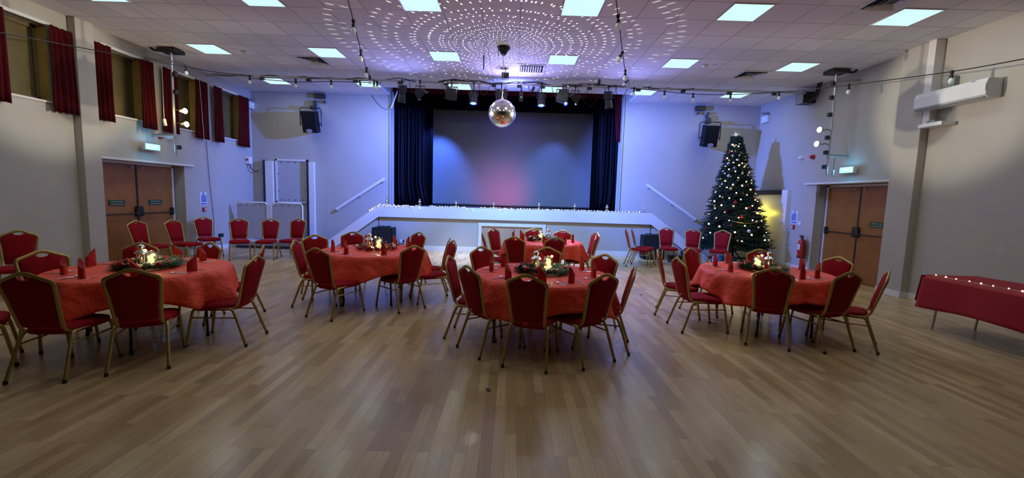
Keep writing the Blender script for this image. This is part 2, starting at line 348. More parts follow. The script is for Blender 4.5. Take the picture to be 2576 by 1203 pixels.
# door 3: white doorway in the corner behind the tree
o=struct(MB().bx(WR-.10,WR,10.82,11.05,0,1.98).bx(WR-.10,WR,12.2,12.4,0,1.98).build('door_3',trim_m,bevel=.006))
MB().bx(WR-.09,WR-.01,11.05,12.2,1.86,1.985).build('header_slot',blk_m,o)
MB().bx(WR-.05,WR-.005,11.06,12.19,.01,1.86).build('door_leaf',trim_m,o,bevel=.004)

# ------------------------------------------------------------------ stage
stage_floor=mat('dark_stage_floor',(.035,.03,.04),.28,noise=.15,nscale=4)
FY=11.82; SX0,SX1=-3.72,3.93
m=MB(); m.bx(-4.6,4.6,12.6,15,1.19,1.25); m.bx(SX0,SX1,FY+.03,12.6,1.19,1.252); struct(m.build('stage_floor',stage_floor))
m=MB(); m.bx(SX0,SX1,FY,FY+.03,.93,1.255)
m.prism([(SX0,.93),(SX0,1.255),(SX0-1.72,0),(SX0-1.28,0)],FY,FY+.03); m.prism([(SX1,.93),(SX1,1.255),(SX1+1.72,0),(SX1+1.28,0)],FY,FY+.03)
struct(m.build('stage_fascia',trim_m))
m=MB(); tiles(m,1,FY+.06,FY+.12,SX0-.02,SX1+.02,0,1.2,[(-.83,.89,0,.75)])
m.prism([(SX0,1.0),(SX0-1.35,0),(SX0,0)],FY+.06,FY+.12); m.prism([(SX1,1.0),(SX1+1.35,0),(SX1,0)],FY+.06,FY+.12)
struct(m.build('stage_front_wall',wall_m))
m=MB()
for k in range(6):
    h=1.25-(k+1)*.178; m.bx(SX0-.26*(k+1),SX0-.26*k,FY+.13,WB,0,h); m.bx(SX1+.26*k,SX1+.26*(k+1),FY+.13,WB,0,h)
struct(m.build('stage_steps',mat('grey_step',(.25,.24,.25),.7)))
skirt('baseboard_stage',[(SX0,-.95,FY+.035,FY+.06,0,.14),(1.0,SX1,FY+.035,FY+.06,0,.14)])
t=thing('stage_hatch','pale wooden double hatch door in white frame under the stage','hatch',(.03,FY+.06,0))
MB().bx(-.95,-.86,-.03,0,0,.84).bx(.86,.95,-.03,0,0,.84).bx(-.86,.86,-.03,0,.75,.84).build('frame',trim_m,t,bevel=.004)
hm=mat('pale_plywood',(.46,.30,.19),.5,noise=.06,nscale=3)
for s in (-1,1): MB().bx(.004 if s>0 else -.857,.857 if s>0 else -.004,.0,.03,.02,.748).build('hatch_door',hm,t)
MB().sweep([(.06,-.01,.66),(.06,-.04,.66),(.06,-.04,.58)],.01).build('latch',blk_m,t)
# stage house
m=MB(); m.bx(-4.7,-4.6,12.6,15,1.2,5.4); m.bx(4.6,4.7,12.6,15,1.2,5.4); m.bx(-4.7,4.7,14.9,15,1.2,5.4); m.bx(-4.7,4.7,12.6,15,5.4,5.45)
struct(m.build('stage_shell',velblk))
scr=mat('projection_screen_cloth',(.15,.15,.165),.75,noise=.02,nscale=60)
t=thing('projection_screen','large pale blue-grey screen filling the back of the stage','screen',(-.02,13.9,1.26))
MB().bx(-2.95,2.9,0,.02,.03,3.6).build('screen_cloth',scr,t); MB().cyl((-2.95,.01,.03),(2.9,.01,.03),.03).build('bottom_bar',blk_m,t)
def drape(name,x0,x1,y,z0,z1,nf,amp,m,flare=0,lean=0,taper=0):
    ph=rnd.random()*5
    def fn(u,v):
        fl=flare*max(0,(v-.78)/.22)**2
        x=x1-(x1-x0)*(1-u)*(1-taper*v)+fl*u+lean*u*v; a=amp*(.55+.6*v)
        return (x+.03*math.sin(u*nf*4+ph)*v,y+a*math.sin(u*nf*2*PI+ph+.4*math.sin(v*3))+.4*a*math.sin(u*nf*5+v*2),z1-(z1-z0)*v)
    return MB().grid(fn,max(60,nf*12),14).build(name,m,smooth=True,solid=.01,auto=False)
tag(drape('stage_curtain',-3.66,-2.68,12.98,1.262,5.0,9,.06,navy_m,flare=.18),'navy velvet curtain gathered on the window side of the stage','stage curtain')
tag(drape('stage_curtain',2.55,3.2,12.98,1.262,5.0,7,.05,navy_m,flare=-.1),'navy velvet curtain gathered on the tree side of the stage','stage curtain')
tag(drape('black_leg_drape',-3.9,-2.5,13.35,1.262,5.2,7,.03,velblk),'narrow black masking drape behind the navy curtain, window side','drape')
tag(drape('black_leg_drape',2.45,3.9,13.35,1.262,5.2,7,.03,velblk),'narrow black masking drape behind the navy curtain, tree side','drape')
tag(drape('pelmet',-3.6,3.2,12.88,4.11,5.1,26,.02,velblk),'black pelmet across the top of the stage opening','pelmet')
vel_red=mat('maroon_velvet',(.06,.002,.005),.9,spec=.1)
tag(drape('valance',-3.56,3.14,12.70,4.53,5.1,30,.02,vel_red),'dark red valance strip above the black pelmet','valance')
tag(drape('house_curtain',2.86,3.1,12.66,3.3,5.1,4,.02,vel_red,taper=.75),'narrow dark red curtain edge gathered high at the tree side of the stage','curtain')
for i,(px,py) in enumerate(((1168,511),(1375,516))):
    p=at(px,py,1,13.55); tag(MB().bx(p.x-.16,p.x+.16,13.45,13.6,1.262,1.33).build('floor_lamp_box',blk_m,bevel=.01),'low black box on the stage floor before the screen, '+('nearer the windows' if i==0 else 'nearer the tree'),'stage box','low boxes before the screen')
# handrails
for s,(a,b,d) in enumerate((((968,449),(846,527),'window'),((1626,464),(1750,553),'tree'))):
    A=at(*a,1,WB-.08); B=at(*b,1,WB-.08)
    t=thing('handrail','sloping white handrail on the wall above the steps, %s side of the stage'%d,'handrail',(B.x,WB,B.z))
    q=A-B; MB().sweep([(0,-.08,0),(q.x,-.08,q.z)],.022,.04).build('rail',trim_m,t,smooth=True)
    for k in (.04,.5,.96): MB().sweep([(q.x*k,0,q.z*k-.06),(q.x*k,-.05,q.z*k-.06),(q.x*k,-.08,q.z*k)],.012).build('bracket',trim_m,t)

# ------------------------------------------------------------------ ceiling fittings
lp=mat('panel_diffuser',(.05,.05,.05),.5,emit=(.62,.93,1.0),es=1.05)
P0=thing('ceiling_light','x','ceiling light',group='square ceiling lights')
MB().bx(-.279,.279,-.279,.279,-.006,.001).build('diffuser',lp,P0)
f=MB()
for a in ((-.298,-.279,-.298,.298),(.279,.298,-.298,.298),(-.279,.279,-.298,-.279),(-.279,.279,.279,.298)): f.bx(*a,-.008,.002)
f.build('frame',trim_m,P0)
rows={6.5403:'row nearest the camera',8.9403:'middle row',11.3403:'row nearest the stage',4.1403:''}
first=True
for y,rn in rows.items():
    for c in range(6):
        x=-6.2445+2.4*c
        if rn:
            lab='square white ceiling light, %s, %s'%(rn,['beside the window wall','second from the windows','third from the windows','third from the tree wall','second from the tree wall','beside the tree wall'][c])
            if first: P0.location=(x,y,CEIL-.001); P0['label']=lab; first=False
            else: dup(P0,(x,y,CEIL-.001),0,lab)
        light('panel_light','AREA',(x,y,CEIL-.012),PANEL_W*(.8 if not rn else 1),(.86,.93,1),size=.55)
def vent(px,py,lab,slats=False):
    p=at(px,py,2,CEIL); t=thing('ceiling_vent',lab,'air vent',(p.x,p.y,CEIL),0,'air vents in the ceiling')
    f=MB()
    for a in ((-.298,-.25,-.298,.298),(.25,.298,-.298,.298),(-.25,.25,-.298,-.25),(-.25,.25,.25,.298)): f.bx(*a,-.012,0)
    f.build('frame',white_m,t); MB().bx(-.25,.25,-.25,.25,-.002,0).build('opening',blk_m,t)
    s=MB()
    if slats:
        for k in range(9): s.bx(-.235+.052*k,-.21+.052*k,-.22,.22,-.03,-.003)
    else:
        for k in range(3):
            r=.23-.07*k
            for a,b in (((-r,-r),(r,-r)),((r,-r),(r,r)),((r,r),(-r,r)),((-r,r),(-r,-r))):
                A=Vector((*a,-.03));B=Vector((*b,-.03)); s.add([A,B,B*.8+Vector((0,0,.024)),A*.8+Vector((0,0,.024))],[(0,1,2,3)])
    s.build('slats',white_m,t)
vent(788,152,'four way air vent between the two ceiling lights on the window half'); vent(1888,188,'four way air vent in the ceiling towards the fir tree')
vent(1337,172,'slatted square air vent just beyond the mirror ball',True); vent(2245,3,'four way air vent cut by the top of the frame')
for px,py,lab,h in ((612,128,'small white smoke detector beside the middle row light near the windows',.05),(590,124,'flat round disc on the ceiling next to the window side smoke detector',.012),(1773,163,'small white smoke detector on the ceiling towards the tree',.05),(1797,163,'flat round disc on the ceiling next to the tree side detector',.012)):
    p=at(px,py,2,CEIL); tag(MB().lathe([(.055,0),(.055,-h*.5),(.03,-h)],(0,0,0),16).build('smoke_detector' if h>.02 else 'ceiling_disc',white_m,smooth=True,loc=(p.x,p.y,CEIL)),lab,'detector')
# mirror ball
mir=mat('mirror_tile',(.97,.97,.96),.16,metal=1)
t=thing('mirror_ball','large mirrored ball hanging on a chain in mid room','mirror ball',BALL)
bm=MB(); NB=36
for i in range(NB):
    th0,th1=PI*i/NB,PI*(i+1)/NB; n=max(4,round(2*PI*math.sin((th0+th1)/2)/(PI/NB)))
    for j in range(n):
        a,b=2*PI*j/n,2*PI*(j+1)/n; g=.035*(b-a); h=.035*(th1-th0)
        P=lambda th,ph:(BR*math.sin(th)*math.cos(ph),BR*math.sin(th)*math.sin(ph),BR*math.cos(th))
        bm.add([P(th0+h,a+g),P(th1-h,a+g),P(th1-h,b-g),P(th0+h,b-g)],[(0,1,2,3)])
bm.build('mirror_tiles',mir,t)
MB().ball((0,0,0),BR*.985,32,20).build('core',mat('ball_core',(.25,.25,.25),.4),t,smooth=True)
MB().cyl((0,0,BR-.01),(0,0,BR+.03),.02).build('cap',steel_m,t)
ch=MB(); z=BR+.035
while z<CEIL-BALL.z-.17:
    r=rnd.random(); ch.sweep([(.010*math.cos(a),0,z+.016+.016*math.sin(a)) if int(z*31)%2 else (0,.010*math.cos(a),z+.016+.016*math.sin(a)) for a in [2*PI*k/8 for k in range(8)]],.003,n=5,closed=True); z+=.026
ch.build('chain',alu_m,t)
t=thing('ball_motor','black ceiling motor holding up the mirror ball chain','motor',(BALL.x,BALL.y,CEIL))
MB().lathe([(.12,0),(.12,-.03),(.085,-.075),(.05,-.13),(.02,-.16)],n=24).build('housing',blk_m,t,smooth=True)
MB().cyl((-.10,-.02,-.02),(-.10,-.02,-.17),.006).build('plug_lead',blk_m,t)
# speckles of the mirror ball, cast by added patterned lamps just above it
def speckle(loc,energy,ph0,k):
    o=light('mirror_speckle_light','POINT',loc,energy,(1,.97,.95),size=0.0); l=o.data; l.use_nodes=True; nt=l.node_tree; e=nt.nodes['Emission']; N=nt.nodes.new; L=nt.links
    tc=N('ShaderNodeTexCoord'); sp=N('ShaderNodeSeparateXYZ'); L.new(tc.outputs['Normal'],sp.inputs[0])
    def M(op,a,b=None,c=None):
        n=N('ShaderNodeMath'); n.operation=op
        for i,v in enumerate((a,b,c)):
            if v is None: continue
            if isinstance(v,(int,float)): n.inputs[i].default_value=v
            else: L.new(v,n.inputs[i])
        return n.outputs[0]
    x,y,zc=sp.outputs; th=M('ARCCOSINE',M('ABSOLUTE',zc)); ph=M('ADD',M('ARCTAN2',y,x),PI+ph0)
    D=R(4.4)*k; tt=M('DIVIDE',th,D); ti=M('FLOOR',tt); tf=M('SUBTRACT',M('SUBTRACT',tt,ti),.5)
    thc=M('MULTIPLY',M('ADD',ti,.5),D); s=M('SINE',thc); n=M('FLOOR',M('ADD',M('MULTIPLY',s,2*PI/(D*.9)),1))
    pu=M('ADD',M('DIVIDE',M('MULTIPLY',ph,n),2*PI),M('MULTIPLY',ti,.37)); pf=M('SUBTRACT',M('FRACT',pu),.5)
    w=M('MULTIPLY',M('DIVIDE',s,n),2*PI)
    dx=M('MULTIPLY',pf,w); dy=M('MULTIPLY',tf,D)
    d=M('SQRT',M('ADD',M('MULTIPLY',dx,dx),M('MULTIPLY',dy,dy)))
    dot=N('ShaderNodeMapRange'); dot.inputs[1].default_value=R(.46); dot.inputs[2].default_value=R(.30); dot.inputs[3].default_value=0; dot.inputs[4].default_value=1; L.new(d,dot.inputs[0])
    c=N('ShaderNodeTexWhiteNoise'); c.noise_dimensions='2D'; cb=N('ShaderNodeCombineXYZ'); L.new(ti,cb.inputs[0]); L.new(M('FLOOR',pu),cb.inputs[1]); L.new(cb.outputs[0],c.inputs['Vector'])
    up=M('MULTIPLY_ADD',M('GREATER_THAN',zc,0.2),.85,.15)
    keep=M('GREATER_THAN',c.outputs['Value'],.22)
    fall=M('ADD',M('POWER',M('ABSOLUTE',M('SINE',th)),2.0),.12)     # steep rays leave the ball weaker
    lim=M('LESS_THAN',th,R(73))
    L.new(M('MULTIPLY',M('MULTIPLY',M('MULTIPLY',M('MULTIPLY',dot.outputs[0],keep),up),fall),M('MULTIPLY_ADD',lim,.88,.12)),e.inputs['Strength'])
speckle(BALL+Vector((-.05,-.05,BR+.03)),620,0,1.0); speckle(BALL+Vector((.16,-.05,BR+.02)),480,.7,1.06)

# ------------------------------------------------------------------ banquet chairs
def chair_proto():
    t=thing('banquet_chair','x','chair')
    def yb(z):
        K=[(.38,-.17),(.42,-.215),(.48,-.235),(.66,-.280),(.77,-.310),(.90,-.343)]
        for (a,p),(b,q) in zip(K,K[1:]):
            if z<=b: return p+(q-p)*(z-a)/(b-a)
        return K[-1][1]
    def seat(u,v):   # closed puffy cushion as lathe-like rings handled below
        pass
    pts=[]; n=40
    for i in range(n):
        a=2*PI*i/n; c,s_=math.cos(a),math.sin(a); e=.42
        x=(abs(c)**e)*(1 if c>0 else -1); y=(abs(s_)**e)*(1 if s_>0 else -1)
        hw=.193+.022*y; pts.append((x*hw, .01+y*.212))
    rings=[(.93,.362),(1.0,.372),(1.02,.395),(1.0,.416),(.90,.428),(.6,.435),(.25,.437)]
    m=MB(); vs=[(px*k,.01+(py-.01)*k,z) for k,z in rings for px,py in pts]; fs=[]
    for i in range(len(rings)-1):
        for j in range(n): fs.append((i*n+j,i*n+(j+1)%n,(i+1)*n+(j+1)%n,(i+1)*n+j))
    fs+=[tuple(range(n))[::-1],tuple(range((len(rings)-1)*n,len(rings)*n))]
    m.add(vs,fs).build('seat',red_f,t,smooth=True)
    # backrest pad
    half=[(0,.478),(.10,.476),(.132,.480),(.141,.52),(.148,.61),(.158,.70),(.167,.765),(.169,.795),(.160,.818),(.135,.834),(.095,.853),(.060,.867),(.048,.861),(.036,.846),(0,.840)]
    out=half+[(-x,z) for x,z in half[-2:0:-1]]; nn=len(out); cz=.68
    m=MB(); vs=[]; fs=[]
    for side in (1,-1):
        for k,off in ((1,.004),(.985,.012),(.93,.019),(.6,.025),(.2,.027)):
            for x,z in out:
                zz=cz+(z-cz)*k; zz-=(.045*max(0,(.56-zz)/.08) if side<0 else -.012*max(0,(.56-zz)/.08)); vs.append((x*k,yb(zz)+side*off,zz))
    def ringf(base,i,flip):
        for j in range(nn):
            a=base+i*nn+j; b=base+i*nn+(j+1)%nn; c=b+nn; d=a+nn; fs.append((a,b,c,d) if not flip else (d,c,b,a))
    for i in range(4): ringf(0,i,True); ringf(5*nn,i,False)
    fs.append(tuple(4*nn+j for j in range(nn))); fs.append(tuple(9*nn+j for j in range(nn))[::-1])
    for j in range(nn): fs.append((j,(j+1)%nn,5*nn+(j+1)%nn,5*nn+j))
    m.add(vs,fs).build('backrest',red_f,t,smooth=True)
    # arched frame
    hp=[(.150,-.085,.384),(.152,-.15,.380),(.154,-.195,.398),(.156,-.222,.435),(.158,-.238,.49),(.164,-.258,.57),(.173,-.280,.66),(.182,-.302,.745),(.186,-.313,.79),(.184,-.318,.812),(.172,-.322,.828),(.145,-.327,.841),(.10,-.334,.861),(.055,-.340,.883),(.025,-.343,.894),(0,-.344,.897)]
    path=bez(hp,3)+[Vector((-p.x,p.y,p.z)) for p in bez(hp,3)[-2::-1]]
    MB().sweep(path,.0125,.0168,n=8,up=(0,1,0)).build('back_frame',gold_m,t,smooth=True)
    fr=MB()
    for s in (-1,1): fr.sweep([(s*.178,-.155,.382),(s*.180,-.05,.384),(s*.182,.08,.384),(s*.184,.165,.382)],.012,.010)
    fr.bx(-.17,.17,-.16,-.14,.370,.388); fr.bx(-.17,.17,.13,.15,.370,.388); fr.build('seat_frame',gold_m,t,smooth=True)
    for s in (-1,1):
        for f in (-1,1):
            foot=(s*.210,-.315,.012) if f<0 else (s*.205,.262,.012)
            top=[(s*.189,-.215,.30),(s*.183,-.188,.358),(s*.180,-.165,.378),(s*.178,-.14,.382)] if f<0 else [(s*.191,.213,.30),(s*.187,.198,.358),(s*.184,.178,.378),(s*.183,.15,.382)]
            lg=MB().sweep([Vector(foot)]+bez(top,3),.0142).build('leg',gold_m,t,smooth=True)
            MB().cyl((foot[0],foot[1],0),(foot[0]-s*.001,foot[1],.03),.015,.0148).build('rubber_foot',rub_m,lg)
        MB().sweep([(s*.190,-.222,.292),(s*.192,.214,.292)],.0075,n=6).build('stretcher',gold_m,t,smooth=True)
    return t
CHAIR=chair_proto()
TC={'L':Vector((-3.85,4.40,0)),'M':Vector((-2.06,6.34,0)),'C':Vector((.37,4.78,0)),'B':Vector((.64,8.33,0)),'R':Vector((3.33,5.45,0))}
TN={'L':'window wall table','M':'berry wreath table','C':'front middle table','B':'table by the hatch','R':'table by the tree wall'}
# chair key: (pixel of the top of its back, bearing in degrees it faces or None = its table's middle)
CH={'L1':(55,688,97),'L2':(329,679,116),'L3':(647,645,-176),'L4':(663,618,-155),'L5':(530,611,-105),'L6':(354,612,-75),'L7':(104,632,-28),'L8':(46,581,-48),
'M1':(794,625,68),'M2':(1041.5,619,138),'M3':(1132,600,-172),'M4':(1142,606,-165),'M5':(1055.5,585,-128),'M6':(888,584,-85),'M7':(791,592,-50),'M8':(740,605,8),
'C1':(1324,693,73),'C2':(1525.5,691,124),'C3':(1599,671,166),'C4':(1524,641,-135),'C5':(1377.5,623,-95),'C6':(1209.6,621.5,-50),'C7':(1128,645,-8),'C8':(1175,670,38),
'B1':(1294,596.6,66),'B2':(1397.5,598,104),'B3':(1499,590,168),'B4':(1497,584,-165),'B5':(1424,580.6,-105),'B6':(1342.6,576,-85),'B7':(1239.5,575,-38),'B8':(1216,588,8),
'R1':(1948.5,677,66),'R2':(2145,685,104),'R3':(2238,683,152),'R4':(2111,647.7,-155),'R5':(1911,628,-98),'R6':(1736,625,-55),'R7':(1654,629,-22),'R8':(1703,649,4),
'W1':(341,555.5,-8),'W2':(432.6,553,-10),'W3':(509.7,546,-38),'W4':(600.7,550,-57),'W5':(682,551,-76),'W6':(752,551,-93),
'X1':(1574.7,573.6,-8),'X2':(1596.7,574.6,-14),'X3':(1676.5,573.6,-97),'X4':(1744.3,577,-112),'X5':(1817,576.6,-96)}
WHERE={'L1':'its back to the camera, cut by the frame edge, {}','L2':'its back squarely to the camera, {}','L3':'side-on, nearer of the aisle pair, {}','L4':'side-on, farther of the aisle pair, {}','L5':'facing the camera, aisle half, {}','L6':'facing the camera, straight behind the jar, {}','L7':'facing the camera at the wall side, {}','L8':'standing alone against the window wall behind the {}',
'M1':'its back to the camera, window half of the {}','M2':'its back to the camera, middle aisle half of the {}','M3':'edge-on, nearer the camera, aisle side of the {}','M4':'edge-on, half hidden, aisle side of the {}','M5':'facing the camera, behind the {}, aisle half','M6':'facing the camera, directly behind the {}','M7':'facing the camera, behind the {}, window half','M8':'edge-on at the window side of the {}',
'C1':'its back squarely to the camera at the {}','C2':'its back to the camera, second from front of the {}','C3':'edge-on at the tree side of the {}','C4':'facing the camera, far tree side of the {}','C5':'facing the camera, straight behind the wreath of the {}','C6':'facing the camera, far window side of the {}','C7':'turned half away, outermost on the window side of the {}','C8':'its back to the camera, window side front of the {}',
'B1':'its back to the camera, window half of the {}','B2':'its back to the camera, middle of the {}','B3':'edge-on, nearer one on the tree side of the {}','B4':'edge-on, mostly hidden on the tree side of the {}','B5':'facing the camera, behind the {}, tree half','B6':'facing the camera, behind the jar of the {}','B7':'half turned before the hatch, window side of the {}','B8':'edge-on, only a gold edge showing beside the {}',
'R1':'its back squarely to the camera at the {}','R2':'its back to the camera, wall half of the {}','R3':'edge-on, outermost on the wall side of the {}','R4':'facing the camera before the doors, at the {}','R5':'facing the camera, behind the lit jar of the {}','R6':'facing the camera, far aisle side of the {}','R7':'outermost on the aisle side of the {}','R8':'its back half turned, front aisle side of the {}',
'W1':'against the double doors, first of the row by the window wall','W2':'second of the row by the window wall','W3':'third of the row by the window wall, under the blue notice','W4':'in front of the platform lift, nearest the corner','W5':'in front of the platform lift, middle one of three','W6':'in front of the platform lift, nearest the stage',
'X1':'side-on, nearer the camera of the pair by the floor speaker','X2':'side-on, farther of the pair by the floor speaker','X3':'facing the camera just beside the tree side floor speaker','X4':'facing the camera below the tree side handrail','X5':'facing the camera right in front of the fir tree'}
GN={'L':'chairs around the table by the windows','M':'chairs around the berry wreath table','C':'chairs around the front middle table','B':'chairs around the table by the hatch','R':'chairs around the table by the tree wall','W':'spare chairs by the window wall and lift','X':'spare chairs by the tree'}
OV={'X5':(5.40,10.70,-127),'R2':(3.65,4.45,104),'R3':(4.19,4.60,142),'X1':(2.80,10.27,-8),'X2':(3.06,10.68,-12),'M4':(-.87,6.43,-153),'B8':(-.54,7.92,8),'B3':(1.66,8.16,170),'B4':(1.80,8.82,-165),'B5':(1.13,9.12,-110)}
firstc=True; SEATS={}
CHZ=.90; SHIFT={}
def place_chair(k,x,y,th):
    global firstc
    d=Vector((math.cos(th),math.sin(th),0)); loc=Vector((x,y,0))+d*.344; rz=th-PI/2
    lab='red chair '+WHERE[k].format(TN.get(k[0],''))
    SEATS[k]=(loc,th)
    if firstc: CHAIR.location=loc; CHAIR.rotation_euler=(0,0,rz); tag(CHAIR,lab,None,GN[k[0]]); firstc=False
    else: dup(CHAIR,loc,rz,lab,GN[k[0]])
for k,(px,py,b) in CH.items():
    p=at(px,py,2,CHZ)
    if k in OV: p=Vector((*OV[k][:2],0)); b=OV[k][2]
    place_chair(k,p.x,p.y,R(b))
WHERE['L0']='mostly outside the frame edge, wall side of the {}'
place_chair('L0',-4.86,3.28,R(45))

# ------------------------------------------------------------------ round tables, cloths, settings
def cloth(name,R0,s,phi,z,seed,sx=1):
    rr=random.Random(seed); NA=144; ks=[rr.random()*6 for _ in range(6)]
    prof=[0,.3,.6,.85,.97,1.0]; vs=[(0,0,z)]; fs=[]
    for p in prof[1:]:
        for j in range(NA):
            a=2*PI*j/NA; vs.append((R0*p*math.cos(a),R0*p*math.sin(a),z+(.001 if p<1 else -.004)))
    ND=9
    for i in range(1,ND+1):
        for j in range(NA):
            a=2*PI*j/NA; b=a-phi; e=min(s/max(abs(math.cos(b)),abs(math.sin(b)),1e-6),s*1.15)-R0
            corner=max(0,(e-(s-R0))/(s*.15)); t=i/ND
            fold=(abs(math.sin(a*7+ks[0]+.6*math.sin(a*3)))**.6-.6)*.030+math.sin(a*23+ks[1])*.006+math.sin(a*5+ks[2])*.010
            out=.012+.035*t+t*fold*2+corner*t*(.05+.05*math.sin(b*4*3+ks[3]))
            drop=e*t*(1-.12*corner)
            r=R0+out; vs.append((r*math.cos(a),r*math.sin(a),z-.006-drop))
    n0=1
    for j in range(NA): fs.append((0,1+j,1+(j+1)%NA))
    for i in range(len(prof)-2+ND):
        for j in range(NA): a=1+i*NA+j; b=1+i*NA+(j+1)%NA; fs.append((a,a+NA,b+NA,b))
    m=MB().add(vs,fs); return m.build(name,cloth_m,smooth=True,solid=.003,auto=False)
CL={'C':(1.0,R(20)),'M':(1.0,R(35)),'L':(.97,R(35)),'R':(.99,R(0)),'B':(1.0,R(25))}
TD={'L':'round table nearest the window wall','M':'round table left of the middle aisle','C':'front middle round table','B':'round table nearest the stage','R':'round table by the tree wall'}
LEGA={'C':R(-118),'M':R(-83),'L':R(-28),'R':R(-90),'B':R(-70)}
tp=None
for k,c in TC.items():
    if tp is None:
        tp=thing('round_table','x','table',c,0,'round banquet tables')
        MB().lathe([(.755,.70),(.76,.71),(.76,.722),(.75,.727)],n=64).build('tabletop',mat('table_board',(.30,.20,.12),.6),tp)
        for s in (1,-1):
            for q in (1,-1): MB().sweep(bez([(s*.50,q*.33,.012),(s*.50,q*.31,.58),(s*.50,q*.27,.68),(s*.50,q*.2,.695)],3),.0135).build('leg',tbl_leg,tp,smooth=True); MB().cyl((s*.5,q*.33,0),(s*.5,q*.33,.04),.017).build('rubber_foot',rub_m,tp)
        MB().sweep([(-.5,0,.69),(.5,0,.69)],.012).sweep([(.5,-.3,.66),(.5,.3,.66)],.012).sweep([(-.5,-.3,.66),(-.5,.3,.66)],.012).build('table_frame',tbl_leg,tp); t=tp
    else: t=dup(tp,c,0,'x')
    t.rotation_euler=(0,0,LEGA[k]); t['label']='round folding table under the cloth, '+TD[k]
    o=cloth('tablecloth',.765,CL[k][0],CL[k][1],.735,ord(k)); o.location=c; tag(o,'creased red tablecloth hanging over the edge of the '+TD[k],'tablecloth','red tablecloths on the round tables')
TTOP=.7385
def napkin(seed):
    r=random.Random(seed); m=MB(); n=20; h=.165+.02*r.random(); pk=r.choice((-1,1)); vs=[]
    for q in (1,.12):
        for i in range(n):
            a=2*PI*i/n; x=.047*math.cos(a); y=.026*math.sin(a); t=(pk*math.cos(a)+1)/2
            vs+=[(x*q,y*q,0),(x*q*.93,y*q*.8,h*(.52+.48*t**1.3)-(1-q)*.016+(q<.5)*(-h*.48*(t**1.3-.55)*.9))]
    k=2*n; fs=[]
    for i in range(n):
        a=2*i; b=2*((i+1)%n); fs+=[(a,b,b+1,a+1),(k+a,k+a+1,k+b+1,k+b),(a+1,b+1,k+b+1,k+a+1),(a,k+a,k+b,b)]
    m.add(vs,fs); m.sweep([(pk*.03,-.027,.002),(-pk*.036,-.022,h*.5)],.002,.0015,n=4)
    return m
NAPS=[]
for i in range(4):
    o=napkin(i).build('napkin',nap_m); o.hide_render=False; NAPS.append(o.data); bpy.data.objects.remove(o)
def cutlery(kind):
    m=MB(); L=.19
    if kind=='knife': m.box((0,-.05,.003),(.016,.09,.004)); m.prism([(-.009,-.005),(.009,-.005),(.010,.07),(.002,.10),(-.009,.09)],.002,.0035,2)
    elif kind=='fork':
        m.sweep([(0,-.09,.003),(0,.02,.004)],.006,.002,n=6); m.box((0,.035,.004),(.022,.03,.002))
        for x in (-.009,-.003,.003,.009): m.box((x,.07,.004),(.003,.045,.002))
    else: m.sweep([(0,-.09,.003),(0,.04,.004)],.005,.002,n=6); m.add([(v[0]*.019,.062+v[1]*.028,.004+v[2]*.004) for v in [(math.cos(a),math.sin(a),1) for a in [2*PI*j/10 for j in range(10)]]]+[(0,.062,.002)],[(j,(j+1)%10,10) for j in range(10)])
    return m
CUT={}
for kd in ('knife','fork','spoon'): o=cutlery(kd).build(kd,silver_m); CUT[kd]=o.data; bpy.data.objects.remove(o)
NAPA={'C':[176,-131,-94,-63,-17,30,85,139],'L':[178,-132,-97,-55,-10,68,100,135],'M':[-145,-111,-59,-12,46,74,118,158],'R':[156,-160,-118,-80,-53,12,60,108],'B':[-135,-90,-50,-9,45,90,135,180]}
def side8(a):
    names=['tree-wall','tree-and-stage','stage','window-and-stage','window','window-and-camera','camera','tree-and-camera']
    return names[int(round((a%360)/45))%8]
for k,al in NAPA.items():
    c=TC[k]; used={}
    for j,a in enumerate(al):
        t=R(a); s=side8(a); used[s]=used.get(s,0)+1; extra='' if used[s]==1 else 'second on the '
        pl=('' if used[s]==1 else 'next along ')+s
        def put(name,me,rad,lat,rz,lab,cat,gr):
            o=bpy.data.objects.new(name,me); COL.objects.link(o)
            p=c+Vector((math.cos(t),math.sin(t),0))*rad+Vector((-math.sin(t),math.cos(t),0))*lat
            o.location=(p.x,p.y,TTOP); o.rotation_euler=(0,0,rz); return tag(o,lab,cat,gr)
        put('napkin',NAPS[j%4],.585,0,t+PI/2+rnd.uniform(-.5,.5)+(0 if math.sin(t)<0 else PI),'standing red paper napkin, %s side of the %s'%(pl,TD[k]),'napkin','folded napkins on the tables')
        if k=='B' and j%2: continue
        for kd,lat,rad in (('fork',.10,.60),('knife',-.10,.60),('spoon',-.135,.59)):
            put(kd,CUT[kd],rad+rnd.uniform(-.02,.02),lat,t+PI/2+rnd.uniform(-.25,.25),'steel %s by the %s napkin of the %s'%(kd,pl,TD[k]),'cutlery','cutlery on the tables')
# wreaths
def wreath_mesh(seed,red=False):
    r=random.Random(seed); m=MB()
    if not red:
        for i in range(3000):
            a=r.random()*2*PI
            if .9<a<1.5 and r.random()<.6: continue
            rad=.25+r.gauss(0,.036); z=.012+abs(r.gauss(0,.026)); b=a+PI/2+r.gauss(0,.6); L=.045+.035*r.random(); w=.0085
            p=Vector((rad*math.cos(a),rad*math.sin(a)*.9,z)); d=Vector((math.cos(b),math.sin(b),r.uniform(-.1,.6))).normalized()*L; s=Vector((-math.sin(b),math.cos(b),0))*w
            m.add([p-s,p+s,p+d],[(0,1,2)])
    else:
        for i in range(420):
            a=r.random()*2*PI; rad=.25+r.gauss(0,.03); m.ball((rad*math.cos(a),rad*math.sin(a),.015+abs(r.gauss(0,.025))),.009+.007*r.random(),6,4)
    return m
berry=mat('red_berries',(.22,.012,.012),.35,noise=.6,nscale=25)
